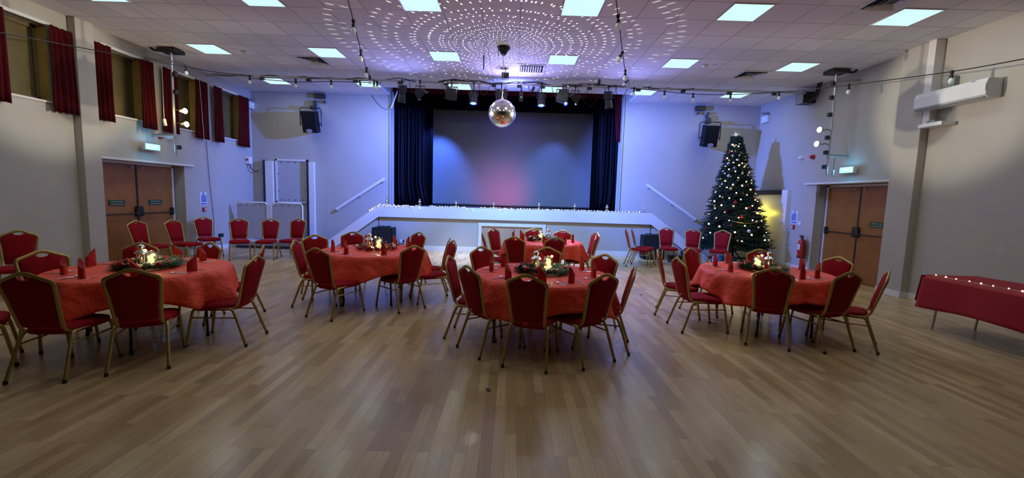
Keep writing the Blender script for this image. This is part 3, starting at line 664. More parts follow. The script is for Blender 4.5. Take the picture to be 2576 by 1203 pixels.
def make_wreath(red,lab):
    t=thing('wreath',lab,'wreath',group='table wreaths')
    wreath_mesh(5,red).build('foliage',berry if red else wreath_m,t).__setitem__('kind','stuff')
    r=random.Random(11+red)
    for i in range(13 if not red else 7):
        a=2*PI*i/(13 if not red else 7)+r.uniform(-.2,.2); rr=.25+r.uniform(-.04,.05); s=.027+.010*r.random()
        m=r.choice((redb_m,whb_m,whb_m,goldb_m,redb_m)); 
        o=MB().ball((0,0,0),s,14,8).build('bauble',m,t,smooth=True,loc=(rr*math.cos(a),rr*math.sin(a)*.92,.04+s*.4))
    return t
W0=make_wreath(False,'green fir wreath with red and cream baubles on the front middle round table'); W0.location=TC['C']+Vector((.02,.06,TTOP))
for k in 'LRB': dup(W0,TC[k]+Vector((0,.05,TTOP)),{'L':1.9,'R':4.1,'B':3}[k],'green fir wreath with baubles on the '+TD[k])
make_wreath(True,'dark red berry wreath with pale baubles on the '+TD['M']).location=TC['M']+Vector((.02,.05,TTOP))
# jars with fairy lights, lanterns, candle glasses
def make_jar():
    t=thing('glass_jar','x','jar',group='glass jars of the centrepieces')
    MB().lathe([(.036,.001),(.042,.006),(.042,.118),(.036,.128),(.036,.142),(.039,.143),(.039,.150)],n=24,cap=False).build('jar_glass',glass_m,t,smooth=True); return t
def make_jarlights():
    t=thing('fairy_light_bundle','x','fairy lights',group='fairy lights in the jars'); r=random.Random(3)
    pts=[(r.uniform(-.022,.022),r.uniform(-.022,.022),.014+.1*i/16) for i in range(17)]+[(.03,-.03,.155),(.055,-.05,.012),(.08,-.045,.02)]
    MB().sweep(bez(pts,3),.0012,n=4).build('wire',steel_m,t)
    for p in pts: MB().ball(p,.014,8,5).build('bulb',warmb2,t)
    return t
def make_lantern(h,name='table_lantern',gr='lanterns of the centrepieces'):
    t=thing(name,'x','lantern',group=gr); k=h/.24
    MB().lathe([(.045*k,0),(.05*k,.006*k),(.05*k,.016*k)],n=8).build('base',silver_m,t)
    f=MB()
    for j in range(4):
        a=PI/4+j*PI/2; f.cyl((.042*k*math.cos(a),.042*k*math.sin(a),.012*k),(.038*k*math.cos(a),.038*k*math.sin(a),.12*k),.003*k,n=6)
    f.build('frame',silver_m,t)
    MB().lathe([(.039*k,.014*k),(.036*k,.118*k)],n=4,cap=False).build('panes',glass_m,t)
    MB().lathe([(.056*k,.118*k),(.052*k,.128*k),(.022*k,.150*k),(.018*k,.158*k),(.028*k,.166*k),(.030*k,.180*k),(.020*k,.196*k),(.004*k,.203*k)],n=20).build('roof',silver_m,t,smooth=True)
    MB().sweep([(.018*k*math.cos(a),0,.218*k+.018*k*math.sin(a)) for a in [2*PI*i/12 for i in range(12)]],.002*k,n=5,closed=True).build('ring',silver_m,t)
    MB().lathe([(.014*k,.016*k),(.014*k,.06*k)],n=12).build('candle',mat('candle_wax',(.8,.72,.5),.5),t); MB().ball((0,0,.07*k),.006*k,8,6,1.8).build('flame',warmb2,t)
    return t
J0,F0,L0=make_jar(),make_jarlights(),make_lantern(.24)
J0.scale=F0.scale=(1.3,1.3,1.15); L0.scale=(1.15,)*3
JP={'C':((.08,.16),(-.06,.18)),'L':((.03,.06),(-.13,.12)),'M':((.03,.14),(-.13,.18)),'R':((-.03,.12),(.12,.12)),'B':((-.04,.14),(.12,.16))}
f1=True
for k,(a,b) in JP.items():
    pa=TC[k]+Vector((*a,TTOP)); pb=TC[k]+Vector((*b,TTOP))
    labs=('clear glass jar full of light on the '+TD[k],'glowing yellow fairy lights inside the jar of the '+TD[k],'small silver domed lantern beside the jar on the '+TD[k])
    if f1:
        for o,p,l in ((J0,pa,labs[0]),(F0,pa,labs[1]),(L0,pb,labs[2])): o.location=p; o['label']=l
        f1=False
    else: dup(J0,pa,.5,labs[0]); dup(F0,pa,rnd.random()*6,labs[1]); dup(L0,pb,.4,labs[2])
    light('jar_light','POINT',pa+Vector((0,0,.19)),1.3,(1,.72,.28),size=.03)
    g=MB().lathe([(.022,.0),(.024,.002),(.030,.065),(.029,.065)],n=14,cap=False).build('candle_glass',glass_m,smooth=True,loc=TC[k]+Vector((b[0]-.06,b[1]+.10,TTOP))); tag(g,'tiny clear candle glass behind the lantern on the '+TD[k],'glass','candle glasses')

# ------------------------------------------------------------------ rectangular table by the wall
ZT=.715; tx0,tx1,ty0,ty1=5.60,6.32,3.75,5.62
t=thing('trestle_table','folding table with grey legs under the dark red cloth beside the wall','table',((tx0+tx1)/2,(ty0+ty1)/2,0))
hx,hy=(tx1-tx0)/2-.02,(ty1-ty0)/2-.02
MB().bx(-hx,hx,-hy,hy,ZT-.035,ZT-.008).build('tabletop',mat('table_board',(.3,.2,.12)),t)
for s in (-1,1):
    for q in (-1,1): MB().cyl((s*(hx-.05),q*(hy-.10),0),(s*(hx-.05),q*(hy-.16),ZT-.035),.015).build('leg',alu_m,t)
def fn(u,v):   # near long side drop, top, and back drop in one sheet
    y=ty0+(ty1-ty0)*u; a=v
    if a<.35: q=1-a/.35; return (tx0-.02-.03*q*(1+math.sin(u*14)*.6),y+ .02*q*math.sin(u*9),ZT-.02-q*(.40+.02*math.sin(u*8)))
    if a>.75: q=(a-.75)/.25; return (tx1+.02+.02*q,y,ZT-.01-q*.36)
    q=(a-.35)/.4; return (tx0+(tx1-tx0)*q,y,ZT+.002*math.sin(u*20+q*5))
m=MB().grid(fn,40,24)
def fe(u,v):
    x=tx0-.03+(tx1-tx0+.05)*u; return (x,ty1+.012+.05*v+.02*math.sin(u*9)*v,ZT-.004-.36*v-.015*math.sin(u*7)*v)
m.grid(fe,14,8)
tag(m.build('long_tablecloth',drk_cloth,smooth=True,solid=.003),'plain dark red cloth over the long table beside the wall','tablecloth')
t=thing('table_light_string','string of tiny lights along the edge of the dark red table cloth','string lights',(tx0+.03,4.0,ZT+.012))
ys=[i*.137 for i in range(-2,12)]
MB().sweep(bez([(.012*math.sin(i*2.1),y,-.002) for i,y in enumerate(ys)],3),.0015,n=4).build('wire',steel_m,t)
for i,y in enumerate(ys): MB().ball((.012*math.sin(i*2.1),y,.006),.0075 if i%3 else .010,8,5).build('bulb',warmb,t)

# ------------------------------------------------------------------ lighting bar and lanterns
xa,xb=-7.25,6.85
t=thing('lighting_bar','long horizontal pipe with wrapped cables hung across the room before the stage','lighting bar',(0,TY,TZ))
MB().cyl((xa,0,0),(xb,0,0),.024).build('pipe',alu_m,t,smooth=True)
m=MB()
for x in (-7.38,-5.37,-3.3,-1.25,.78,2.78,4.76): MB().cyl((x,0,.02),(x,0,CEIL-TZ),.005,n=6).build('hanger_rod',steel_m,t)
for x0,x1,ph in ((xa,-2.9,0),(-2.9,3.2,1),(3.0,4.2,2),(-2.6,2.9,3),(-2.0,2.4,5)):
    n=int((x1-x0)*5); pts=[(x0+(x1-x0)*i/n,.028*math.cos(i*1.3+ph)-.01,.02*math.sin(i*1.9+ph)+.022*(1 if ph%2 else .4)+ (.03*math.sin(i*.8+ph) if -2.8<x0+(x1-x0)*i/n<3 else 0)) for i in range(n+1)]
    MB().sweep(bez(pts,3),.009,n=6).build('cable',blk_m,t)
for x in (-2.35,-1.6,-.72,-.35,.45,1.0,1.6,2.25,2.5):
    r=.12+.06*rnd.random(); MB().sweep(bez([(x-.14,0,.01),(x-.10,-.02,-.10-r*.4),(x,-.03,-.10-r),(x+.10,-.02,-.08-r*.3),(x+.15,0,.01)],4),.007,n=6).build('cable_loop',blk_m,t)
for x in (-2.55,-1.85,-1.05,-.5,.1,.68,1.25,1.8,2.4,3.1,-5.6,-6.0): MB().cyl((x-.008,0,0),(x+.008,0,0),.032).build('cable_tie',white_m,t)
for i,x in enumerate((-5.95,-4.85,-3.75,-2.7,-1.62,-.5,.1,.65,1.75,2.9,3.95,5.05,6.1)):
    MB().bx(x-.055,x+.055,-.03,.03,-.075,-.028).build('socket_box',blk_m,t,bevel=.006)
def yoke(m,w,h,dz=0): return m.sweep([(-w,0,-h),(-w,0,-.06),(w,0,-.06),(w,0,-h)],.006,.012,n=6)
def lantern(px,py,kind,lab,tilt=(0,0,0),lit=None,drop=.14):
    p=at(px,py,1,TY); t=thing('stage_light',lab,'stage light',(p.x,TY,TZ),0,'stage lights on the lighting bar')
    MB().box((0,0,0),(.04,.06,.06)).cyl((0,0,-.03),(0,0,-drop+.03),.012).build('hook_clamp',blk_m,t)
    yk=MB(); w=.10 if kind!='box' else .14; yk.sweep([(-w,0,-drop-.12),(-w,0,-drop+.03),(w,0,-drop+.03),(w,0,-drop-.12)],.005,.014,n=6); yk.build('yoke',blk_m,t)
    M=Matrix.Translation((0,0,-drop-.12))@Matrix.Rotation(R(tilt[2]),4,'Z')@Matrix.Rotation(R(tilt[0]),4,'X')@Matrix.Rotation(R(tilt[1]),4,'Y')
    b=MB(); lens=MB()
    if kind=='par':
        b.lathe([(.03,.15),(.06,.13),(.075,.08),(.078,-.04),(.09,-.06),(.092,-.17),(.088,-.17),(.086,-.06)],n=20,cap=False); b.lathe([(.03,.15),(.001,.151)],n=20,cap=False); lz=-.10; lr=.078
    elif kind=='profile':
        b.box((0,0,.06),(.15,.15,.17)); b.lathe([(.06,-.02),(.075,-.05),(.08,-.14),(.09,-.16),(.09,-.24),(.084,-.24),(.08,-.17)],n=18,cap=False); lz=-.16; lr=.075
    elif kind=='box': b.prism([(-.11,.12),(.11,.12),(.13,-.02),(.13,-.14),(-.13,-.14),(-.13,-.02)],-.09,.09); b.box((-.05,-.092,.0),(.015,.006,.08)); lz=-.141; lr=.10
    else: b.prism([(-.08,.08),(.08,.08),(.12,-.08),(-.12,-.08)],-.11,.11); b.box((-.125,0,-.09),(.01,.24,.05)); b.box((.125,0,-.09),(.01,.24,.05)); lz=-.085; lr=.08
    ho=b.build('housing',mat('lantern_body',(.014,.014,.016),.45,noise=.15,nscale=12),t,bevel=.004); ho.matrix_local=M
    if lit:
        for i in range(7 if lit=='led' else 1):
            a=2*PI*i/6; rr=0 if i==6 or lit!='led' else lr*.62
            lo=MB().lathe([(lr*.3 if lit=='led' else lr*.7,0),(.0001,-.008)],(rr*math.cos(a),rr*math.sin(a),lz-.06),12,False).build('led_lens',emis('blue_led',(.55,.85,1),1.6),t); lo.matrix_local=M
        ro=MB().lathe([(lr*.99,-.05),(lr*.99,-.062),(lr*1.12,-.062),(lr*1.12,-.05),(lr*.99,-.05)],(0,0,lz),20,False).build('lens_ring',emis('blue_rim',(.01,.10,1),1.3),t); ro.matrix_local=M
    else:
        lo=MB().lathe([(lr,0),(.0001,-.01)],(0,0,lz),16,False).build('lens',glass_m,t); lo.matrix_local=M
    return t
lantern(1012,205,'profile','black profile lantern, first from the window side of the stage',(8,4,10))
lantern(1057,206,'flood','black flood lantern tilted sideways, second from the window side',(20,-42,0))
lantern(1136,207,'box','boxy black lantern, third from the window side of the stage',(10,6,0))
lantern(1192,212,'par','black spotlight with glowing blue lamps on the window side of the mirror ball',(-14,0,0),'led',.2)
lantern(1262,214,'box','small box lantern right behind the mirror ball chain',(0,0,0),None,.16)
lantern(1363,214,'par','black spotlight with glowing blue lamps on the tree side of the mirror ball',(-14,0,0),'led',.2)
lantern(1416,218,'box','tilted boxy lantern next to the single bright blue lens',(-5,14,0),None,.12)
lantern(1424,219,'par','small lantern with a single bright blue round lens',(-40,0,0),'one',.22).scale=(.6,.6,.9)
lantern(1448,220,'flood','black flood lantern tilted sideways on the tree side',(20,42,0))
lantern(1531,224,'profile','black profile lantern nearest the tree side of the stage opening',(0,-8,0))
p=at(1311,242,1,TY); o=MB().box((0,0,.16),(.03,.02,.12)).box((0,0,0),(.09,.06,.24)).box((0,-.031,.0),(.05,.004,.012)).build('dimmer_box',blk_m,loc=p,bevel=.005); tag(o,'narrow black control box with a green light on the lighting bar','control box')
MB().box((0,-.032,-.03),(.04,.004,.012)).build('indicator',emis('green_led',(.15,1,.3),1.5),o)
for px,py,lab,rot in ((1507,207,'small upright black plug box on the bar near the tree side',.1),(1341,225,'small tilted black camera under the bar',.4)):
    p=at(px,py,1,TY-.05); tag(MB().box((0,0,0),(.06,.06,.12),M=Matrix.Rotation(rot,3,'Y')).cyl((0,0,.04),(0,.05,.09),.008).build('plug_box',blk_m,loc=p),lab,'plug box')
tag(MB().sweep(bez([at(936,240,1,WB-.02),at(952,262,1,WB-.02),at(968,274,1,WB-.02),at(983,275,1,WB-.02)],5),.008,n=5).build('cable',grey_m),'grey cable sagging down the far wall beside the stage opening','cable')
tag(MB().cyl(at(1000,229,1,12.42),at(984,272,1,12.42),.022).build('white_rod',trim_m),'short white rod leaning across the top window side corner of the stage opening','rod')
# safety cord hanging across the screen
a=at(1452,238,1,10.3); b=at(1478,262,1,10.3); c=at(1500,250,1,10.3); d=at(1516,232,1,10.3)
tag(MB().sweep(bez([a,b,at(1488,268,1,10.3),c,d],4),.004,n=5).build('safety_cord',blk_m),'thin loose cord hanging from the bar before the top of the screen','cord')
p=at(1271,192,1,9.7); t=thing('ceiling_speaker','small black box hung below the ceiling just above the bar','box',(p.x,9.7,p.z)); MB().box((0,0,0),(.16,.14,.13)).build('housing',blk_m,t,bevel=.006); MB().cyl((0,0,.06),(0,0,CEIL-p.z),.008).build('stem',blk_m,t)
a=at(1218,104,2,CEIL); b=at(1218,175,1,a.y); t=thing('hanging_rod','thin black rod hanging from the ceiling beside the mirror ball motor','rod',a); MB().cyl((0,0,0),(0,0,(b.z-a.z)*.5),.004,n=6).build('wire',blk_m,t); MB().cyl((0,0,(b.z-a.z)*.5),(0,0,b.z-a.z),.012,n=8).build('tube',blk_m,t)

# ------------------------------------------------------------------ festoon strings
def festoon(lab,pts,bulbs,group='festoon light strings'):
    t=thing('festoon_string',lab,'festoon lights',pts[0],0,group); o=Vector(pts[0]); P=[Vector(p)-o for p in pts]
    MB().sweep(bez(P,6),.008,n=6).build('cable',rub_m,t,smooth=True)
    for b,tilt in bulbs:
        q=Vector(b)-o; M=Matrix.Translation(q)@Matrix.Rotation(tilt,4,'Y')
        h=MB().lathe([(.0205,.02),(.026,.012),(.026,-.012),(.017,-.02),(.017,-.045),(.024,-.055),(.026,-.085),(.022,-.088)],n=12).build('lamp_holder',rub_m,t,smooth=True); h.matrix_local=M
        g=MB().lathe([(.014,-.085),(.022,-.10),(.033,-.125),(.034,-.145),(.024,-.168),(.0001,-.178)],n=14,cap=False).build('bulb',bulb_off,t,smooth=True); g.matrix_local=M
z=3.98
pl=[at(868,-30,2,z),at(889,52,2,z),at(908,128,2,z),at(922,172,2,z+.05),at(934,198,1,TY)]
festoon('festoon string running from overhead to the window end of the stage bar',pl,[(pl[1],0),(pl[2],0),(pl[3],.1),(at(930,192,1,TY-.15),0)])
pl=[at(1545,-30,2,z),at(1555,40,2,z),at(1566,132,2,z),at(1573,178,2,z+.05),at(1584,216,1,TY)]
festoon('festoon string running from overhead to the tree end of the stage bar',pl,[(pl[1],-.05),(pl[2],.5),(pl[3],0),(at(1580,203,1,TY-.15),.9)])
pl=[at(-60,72,0,-6.9),at(0,82,0,-6.9),at(235,126,0,-6.9),at(345,147,0,-6.9),at(468,168,0,-6.85),at(540,181,1,10.0),at(628,191,1,TY-.04)]
festoon('festoon string along the window wall curtains up to the bar',pl,[(pl[0],0),(pl[4],0),(at(628,192,1,TY-.06),0)])
pl=[at(628,197,1,TY-.06),at(745,206,1,TY-.06),at(833,205,1,TY-.06),at(905,207,1,TY-.06),at(960,209,1,TY-.06)]
festoon('short festoon run tied along the window end of the bar',pl,[(at(744,201,1,TY-.06),.0),(at(833,204,1,TY-.06),0),(at(941,204,1,TY-.1),0),(at(948,206,1,TY-.1),-.1),(at(905,205,1,TY-.06),-.2)])
pl=[at(1585,222,1,TY-.06),at(1672,230,1,TY-.06),at(1744,237,1,TY-.06),at(1838,238,1,TY-.06),at(1960,232,1,TY-.3),at(2040,225,0,6.2),at(2136,214,0,6.5),at(2395,180,0,6.6),at(2640,136,0,6.6)]
festoon('festoon string from the stage bar along the bare wall above the doors',pl,[(at(1596,222,1,TY-.06),.1),(pl[1],0),(pl[2],0),(pl[3],0),(pl[4],0),(at(2136,214,0,6.5),0),(at(2395,181,0,6.6),0)])

# ------------------------------------------------------------------ light poles on the side walls
def pole(P,s,lamps,lab,wallx,sockets):
    t=thing('light_pole',lab,'light pole',(P.x,P.y,0),0,'light poles on the side walls')
    MB().cyl((0,0,2.62),(0,0,4.33),.024).build('upper_tube',alu_m,t,smooth=True); MB().cyl((0,0,2.25),(0,0,2.64),.019).build('lower_tube',alu_m,t,smooth=True)
    MB().box((0,0,4.36),(.36,.30,.06)).build('ceiling_plate',blk_m,t,bevel=.006)
    MB().sweep(bez([(s*.15,0,4.36),(s*.30,-.05,4.36),(s*.38,-.05,4.41)],4),.022).build('hose',rub_m,t)
    w=(wallx-P.x)
    MB().sweep([(-.03*s,0,4.15),(w,-.05,4.2)],.02,.03).build('wall_bracket',alu_m,t); MB().sweep([(-.03*s,0,2.66),(w,.05,2.66)],.02,.03).build('wall_bracket',alu_m,t)
    for z,dx in sockets: MB().box((dx,-.0,z),(.07,.07,.085)).build('socket_box',blk_m,t,bevel=.01)
    for L in lamps:
        q=Vector(L)-Vector((P.x,P.y,0)); d=(BALL-Vector(L)).normalized(); e=q-d*.10
        MB().sweep([(0,0,q.z),(e.x*.5,e.y*.5,q.z+.02),tuple(e)],.009).build('arm',blk_m,t)
        MB().sweep([e,e+d*.04,q,q+d*.012],1,1,14,taper=lambda u:.02+.04*u).build('pin_spot',mat('spot_body',(.4,.4,.38),.4),t,smooth=True)
        MB().sweep([q+d*.013,q+d*.024],.052,n=16).build('spot_lens',emis('spot_glow',(1,.93,.75),30),t)
    return t
pole(POLE_L,-1,LAMPS_L,'silver pole with two bright spotlights before the high windows',WL,[(3.9,.06),(3.55,.06),(2.42,.07)])
pole(POLE_R,1,LAMPS_R,'silver pole with two bright spotlights and black sockets before the bare wall',WR,[(4.13,-.06),(3.85,-.06),(3.5,-.06),(3.03,-.06),(2.72,-.06),(2.42,-.06)])
t=thing('hanging_switch','small silver cylinder hanging on a cord from the pole bracket by the doors','hanging switch',(6.82,9.08,2.64)); MB().cyl((0,0,0),(0,0,-.28),.004,n=6).build('cord',blk_m,t); MB().cyl((0,0,-.28),(0,0,-.42),.022,n=12).build('weight',alu_m,t)
def cord(lab,a,b,w=None):
    t=thing('pull_cord',lab,'cord',a); d=Vector(b)-Vector(a); MB().sweep([(0,0,0),tuple(d*.5+Vector((0,0,0))),tuple(d)],.004,n=5).build('cord',white_m,t)
    if w: MB().cyl(tuple(d),tuple(d+Vector((.02,0,-.13))),.03,n=10).build('weight',white_m,t)
cord('white cord with a weight hanging before the curtain beside the silver pole',at(407,163,0,-7.2),at(413,300,0,-7.2),True)
cord('long thin white cord hanging before the curtain behind the two spotlights',at(501,196,0,-7.47),at(514,352,0,-7.45))
tag(MB().sweep(bez([at(519,355,0,WL+.03),at(524,420,0,WL+.03),at(530,480,0,WL+.03),at(538,556,0,WL+.03),(WL+.03,10.7,.1)],4),.006,n=5).build('cable',blk_m),'thin black cable running down the window wall beside the blue notice','cable')

# ------------------------------------------------------------------ wall things
def exitsign(x,y,z,s,lab):
    t=thing('exit_sign',lab,'exit sign',(x,y,z),0,'lit exit signs'); MB().bx(-.035,.035,-.19,.19,-.065,.065).build('housing',white_m,t,bevel=.01)
    MB().bx(s*-.037-.004,s*-.037+.004,-.175,.175,-.055,.055).build('lit_face',emis('exit_glow',(.34,.90,1.0),1.5),t)
    q=s*-.043; sg=emis('exit_white',(.85,1,1),1.6); m=MB()
    m.prism([(-.02,.0),(.05,.0),(.05,-.02),(.09,.012),(.05,.042),(.05,.02),(-.02,.02)],q-.001,q+.001,0)      # arrow
    m.prism([(-.13,-.035),(-.05,-.035),(-.05,.045),(-.13,.045)],q-.001,q+.001,0); m.build('pictogram',sg,t)
    m=MB(); m.prism([(-.10,-.03),(-.092,-.03),(-.085,.0),(-.07,-.02),(-.062,-.015),(-.078,.012),(-.072,.028),(-.10,.02),(-.105,.008),(-.098,.008)],q-s*.003-.001,q-s*.003+.001,0); m.ball((q-s*.003,-.082,.036),.007,8,5); m.build('running_figure',mat('sign_green',(.0,.25,.2)),t)
    light('exit_glow_light','POINT',(x-s*.14,y,z+.02),4.2,(.12,.52,1),size=.05)
exitsign(-7.5,8.89,2.40,-1,'lit blue-white exit sign above the doors on the window wall'); exitsign(7.03,8.95,2.36,1,'lit blue-white exit sign above the doors on the bare wall')
alarm_red=mat('alarm_red',(.45,.02,.015),.35)
def wallbox(name,x,y,z,d,m,lab,cat,s,sub=None,round=False):
    o=(MB().lathe([(.055,0),(.055,.03),(.045,.06),(.03,.085)],n=18) if round else MB().box((0,0,0),d)).build(name,m,smooth=round,bevel=0 if round else .006)
    o.location=(x,y,z); 
    if round: o.rotation_euler=(0,-s*PI/2,0)
    return tag(o,lab,cat)
p=at(403,343,0,WL+.02); wallbox('alarm_beacon',WL,p.y,p.z,None,alarm_red,'red alarm beacon under the curtains by the lit exit sign','alarm',-1,round=True)
p=at(425,346,0,WL+.02); wallbox('alarm_sounder',WL,p.y,p.z,None,white_m,'white alarm sounder beside the red beacon on the window wall','alarm',-1,round=True)
p=at(2017,397,0,WR-.02); wallbox('alarm_sounder',WR,p.y,p.z,None,white_m,'white round sounder on the bare wall farther from the camera','alarm',1,round=True)
p=at(2045,395,0,WR-.02); wallbox('alarm_beacon',WR,p.y,p.z,None,alarm_red,'red alarm beacon on the bare wall near the doors','alarm',1,round=True)
blue_n=mat('blue_notice',(.02,.10,.45),.5)
for s,px,pn,pc,side in ((-1,511,500,527,'window'),(1,1999,547,571,'bare')):
    w=WL if s<0 else WR; p=at(px,pn,0,w); t=thing('fire_notice','white and blue printed notice on the %s wall'%side,'notice',(w-s*.004,p.y,p.z))
    MB().bx(-.003,.003,-.11,.11,-.16,.16).build('sheet',white_m,t); MB().bx(-s*.005-.001,-s*.005+.001,-.07,.09,-.08,.09).build('blue_field',blue_n,t)
    MB().lathe([(.028,0),(.028,.002)],n=14).build('roundel',blue_n,t,loc=(-s*.005,0,.128)).rotation_euler=(0,-s*PI/2,0)
    m=MB(); 
    for k in range(6): m.bx(-s*.0065-.0005,-s*.0065+.0005,-.055,.07-.01*(k%3),.07-.024*k-.005,.07-.024*k+.003)
    m.build('printed_lines',ink_w,t); MB().bx(-s*.005-.001,-s*.005+.001,-.09,.09,-.14,-.11).build('blue_bar',blue_n,t)
    p=at(px+1 if s<0 else px-2,pc,0,w); o=wallbox('call_point',w-s*.025,p.y,p.z,(.05,.09,.09),alarm_red,'small red call point below the notice on the %s wall'%side,'call point',s)
    MB().box((-s*.026,0,0),(.004,.05,.05)).build('glass_window',white_m,o)
# extinguisher
p=at(2015,650,0,WR-.1); t=thing('fire_extinguisher','red fire extinguisher hung on the wall beside the doors','fire extinguisher',(WR-.11,p.y,.33),R(-90))
MB().lathe([(.075,0),(.085,.01),(.085,.38),(.07,.43),(.03,.46),(.022,.49)],n=20).build('cylinder',alarm_red,t,smooth=True); MB().lathe([(.087,.0),(.087,.03)],n=20).build('base_ring',blk_m,t)
MB().box((0,-.02,.52),(.03,.10,.02)).box((0,-.03,.545),(.025,.09,.012)).lathe([(.02,.48),(.02,.53)],n=10).build('valve_handle',blk_m,t)
MB().sweep(bez([(0,-.05,.51),(.05,-.08,.50),(.10,-.03,.42),(.10,0,.2),(.098,.02,.08)],5),.011).build('hose',rub_m,t)
def patch(r,a0,a1,z0,z1): return MB().grid(lambda u,v:(r*math.sin(a0+(a1-a0)*u),-r*math.cos(a0+(a1-a0)*u),z0+(z1-z0)*v),8,1)
patch(.0865,R(-50),R(30),.20,.34).build('label_plate',white_m,t,smooth=True); patch(.0865,R(-60),R(-10),.08,.12).build('small_label',white_m,t)
wallbox('light_switch',WR-.01,at(2012,562,0,WR).y,at(2012,562,0,WR).z,(.02,.12,.09),white_m,'blank white switch plate beside the notice on the bare wall','switch',1)
# sign by the right door jamb
p=at(2060,478,0,WR-.03); t=thing('hanging_card','dark patterned card hanging at the top of the door recess','card',(WR-.03,p.y+.02,p.z+.12)); MB().bx(-.004,.004,-.06,.06,-.27,-.02).build('card',mat('brown_card',(.14,.07,.04),.6,noise=.6,nscale=14),t); MB().cyl((0,0,-.02),(0,0,.04),.004,n=6).build('hook',blk_m,t)
# air conditioner
t=thing('air_conditioner','long white boxy air conditioner high on the bare wall','air conditioner',(WR,6.95,3.40))
MB().prism([(0,-.14),(0,.14),(-.22,.14),(-.25,.08),(-.25,-.08),(-.20,-.14)],-.62,.55,1).build('casing',white_m,t,bevel=.012) if False else MB().prism([(0,-.14),(0,.14),(-.22,.14),(-.25,.06),(-.24,-.10),(-.19,-.14)],-.60,.52,1).build('casing',white_m,t,bevel=.01)
MB().bx(-.24,-.20,-.57,.50,-.138,-.128).build('air_outlet',grey_m,t); MB().bx(-.253,-.245,-.602,-.598,-.05,.05).build('end_seam',grey_m,t)
o=struct(MB().bx(WR-.16,WR,7.28,7.41,3.5,CEIL).bx(WR-.13,WR,7.28,7.41,3.0,3.28).build('trim_3',trim_m,bevel=.004))
t=thing('wall_shelf_box','small white bracket box under the far end of the air conditioner','bracket',(WR-.10,7.25,3.0)); MB().bx(-.14,.10,-.30,.10,-.04,.02).build('shelf',white_m,t,bevel=.006); MB().bx(-.08,.06,-.12,.02,.02,.075).build('sensor',grey_m,t,bevel=.015)
wallbox('junction_box',WR-.04,7.05,3.66,(.08,.12,.16),grey_m,'small grey junction box on the wall above the air conditioner','box',1)
# black vent box with hoses
p=at(2027,248,0,WR-.15); t=thing('cable_box','black box with thick hoses high on the bare wall','box',(WR-.15,p.y,p.z)); MB().bx(-.15,.15,-.14,.14,-.13,.13).build('housing',blk_m,t,bevel=.006); MB().bx(-.152,-.148,-.12,.12,-.13,.13).build('edge',grey_m,t)
for k in (-.03,.06): MB().sweep(bez([(-.05,-.15,-.08),(.0,-.28+k,-.06),(.02,-.36+k,.06),(.03,-.42+k,.3),(.04,-.44+k,CEIL-p.z)],5),.024).build('hose',rub_m,t,smooth=True)
# emergency lights in both far corners
for s,px,py,lab in ((1,1924,297,'white emergency light with a green dot in the corner above the fir tree'),(-1,634,262,'white emergency light behind the last curtain near the stage')):
    w=WR if s>0 else WL; p=at(px,py,0,w-s*.08); t=thing('emergency_light',lab,'emergency light',(w,p.y,p.z))
    MB().bx(-s*.10,0,-.15,.15,-.13,.06).build('case',white_m,t,bevel=.01); MB().sweep([(-s*.08,-.10,.10),(-s*.08,.12,.15)],.04,.03).build('lamp_heads',grey_m,t,smooth=True); MB().ball((-s*.102,0,-.02),.010,8,5).build('indicator',emis('green_led',(.15,1,.3),1.5),t)
# wall speakers
def spk(x,z,lab,s):
    Y=12.12; t=thing('wall_speaker',lab,'speaker',(x,Y,z),R(-4*s)); 
    m=MB(); m.prism([(-.20,-.29),(.18,-.29),(.20,.29),(-.18,.29)] if s>0 else [(-.18,-.29),(.20,-.29),(.18,.29),(-.20,.29)],-.15,.15,1)
    o=m.build('cabinet',blks_m,t,bevel=.012); o.rotation_euler=(R(12),0,0)
    g=MB().lathe([(.085,0),(.08,.006)],n=20); o2=g.build('badge',grey_m,t); o2.matrix_local=Matrix.Rotation(R(12),4,'X')@Matrix.Translation((0,-.166,-.235))@Matrix.Rotation(PI/2,4,'X')@Matrix.Diagonal((1,.6,1,1)); 
    MB().sweep([(-.285,.02,-.12),(-.29,.02,.0),(-.29,.0,.34),(-.25,.0,.385),(.25,.0,.385),(.29,.0,.34),(.29,.02,.0),(.285,.02,-.12)],.014).build('yoke',blk_m,t,smooth=True)
    for q in (-1,1): MB().cyl((q*.18,.02,-.04),(q*.29,.02,-.04),.016).build('bolt',blk_m,t)
    MB().box((0,.18,.42),(.10,.20,.10)).box((0,.30,.50),(.06,.12,.24)).cyl((0,0,.37),(0,.10,.42),.02).build('wall_arm',blk_m,t)
    return t
spk(-5.71,3.52,'black loudspeaker in a yoke high on the far wall, window side',-1); spk(5.52,3.46,'black loudspeaker in a yoke high on the far wall beside the fir tree top',1)
for (px,py,w,h,lab) in ((804,242,.29,.13,'black rectangular box above the window side loudspeaker'),(1762,273,.27,.13,'black rectangular box above the tree side loudspeaker')):
    p=at(px,py,1,WB-.06); tag(MB().box((0,0,0),(w,.12,h)).build('relay_box',blk_m,loc=p,bevel=.006),lab,'box')
for (px,py,lab) in ((792,256,'window side upper'),(793,268,'window side lower'),(1777,286,'tree side upper'),(1780,300,'tree side lower'),(818,257,'window side single'),(1754,285,'tree side single')):
    p=at(px,py,1,WB-.04); single='single' in lab; t=thing('wall_socket','small dark plug socket by the loudspeaker, '+lab,'socket',p); MB().box((0,0,0),(.07 if single else .14,.06,.08)).build('socket_plate',grey_m,t,bevel=.005); MB().cyl((.03 if not single else 0,-.03,0),(.03 if not single else 0,-.08,0),.028).build('plug',blk_m,t)
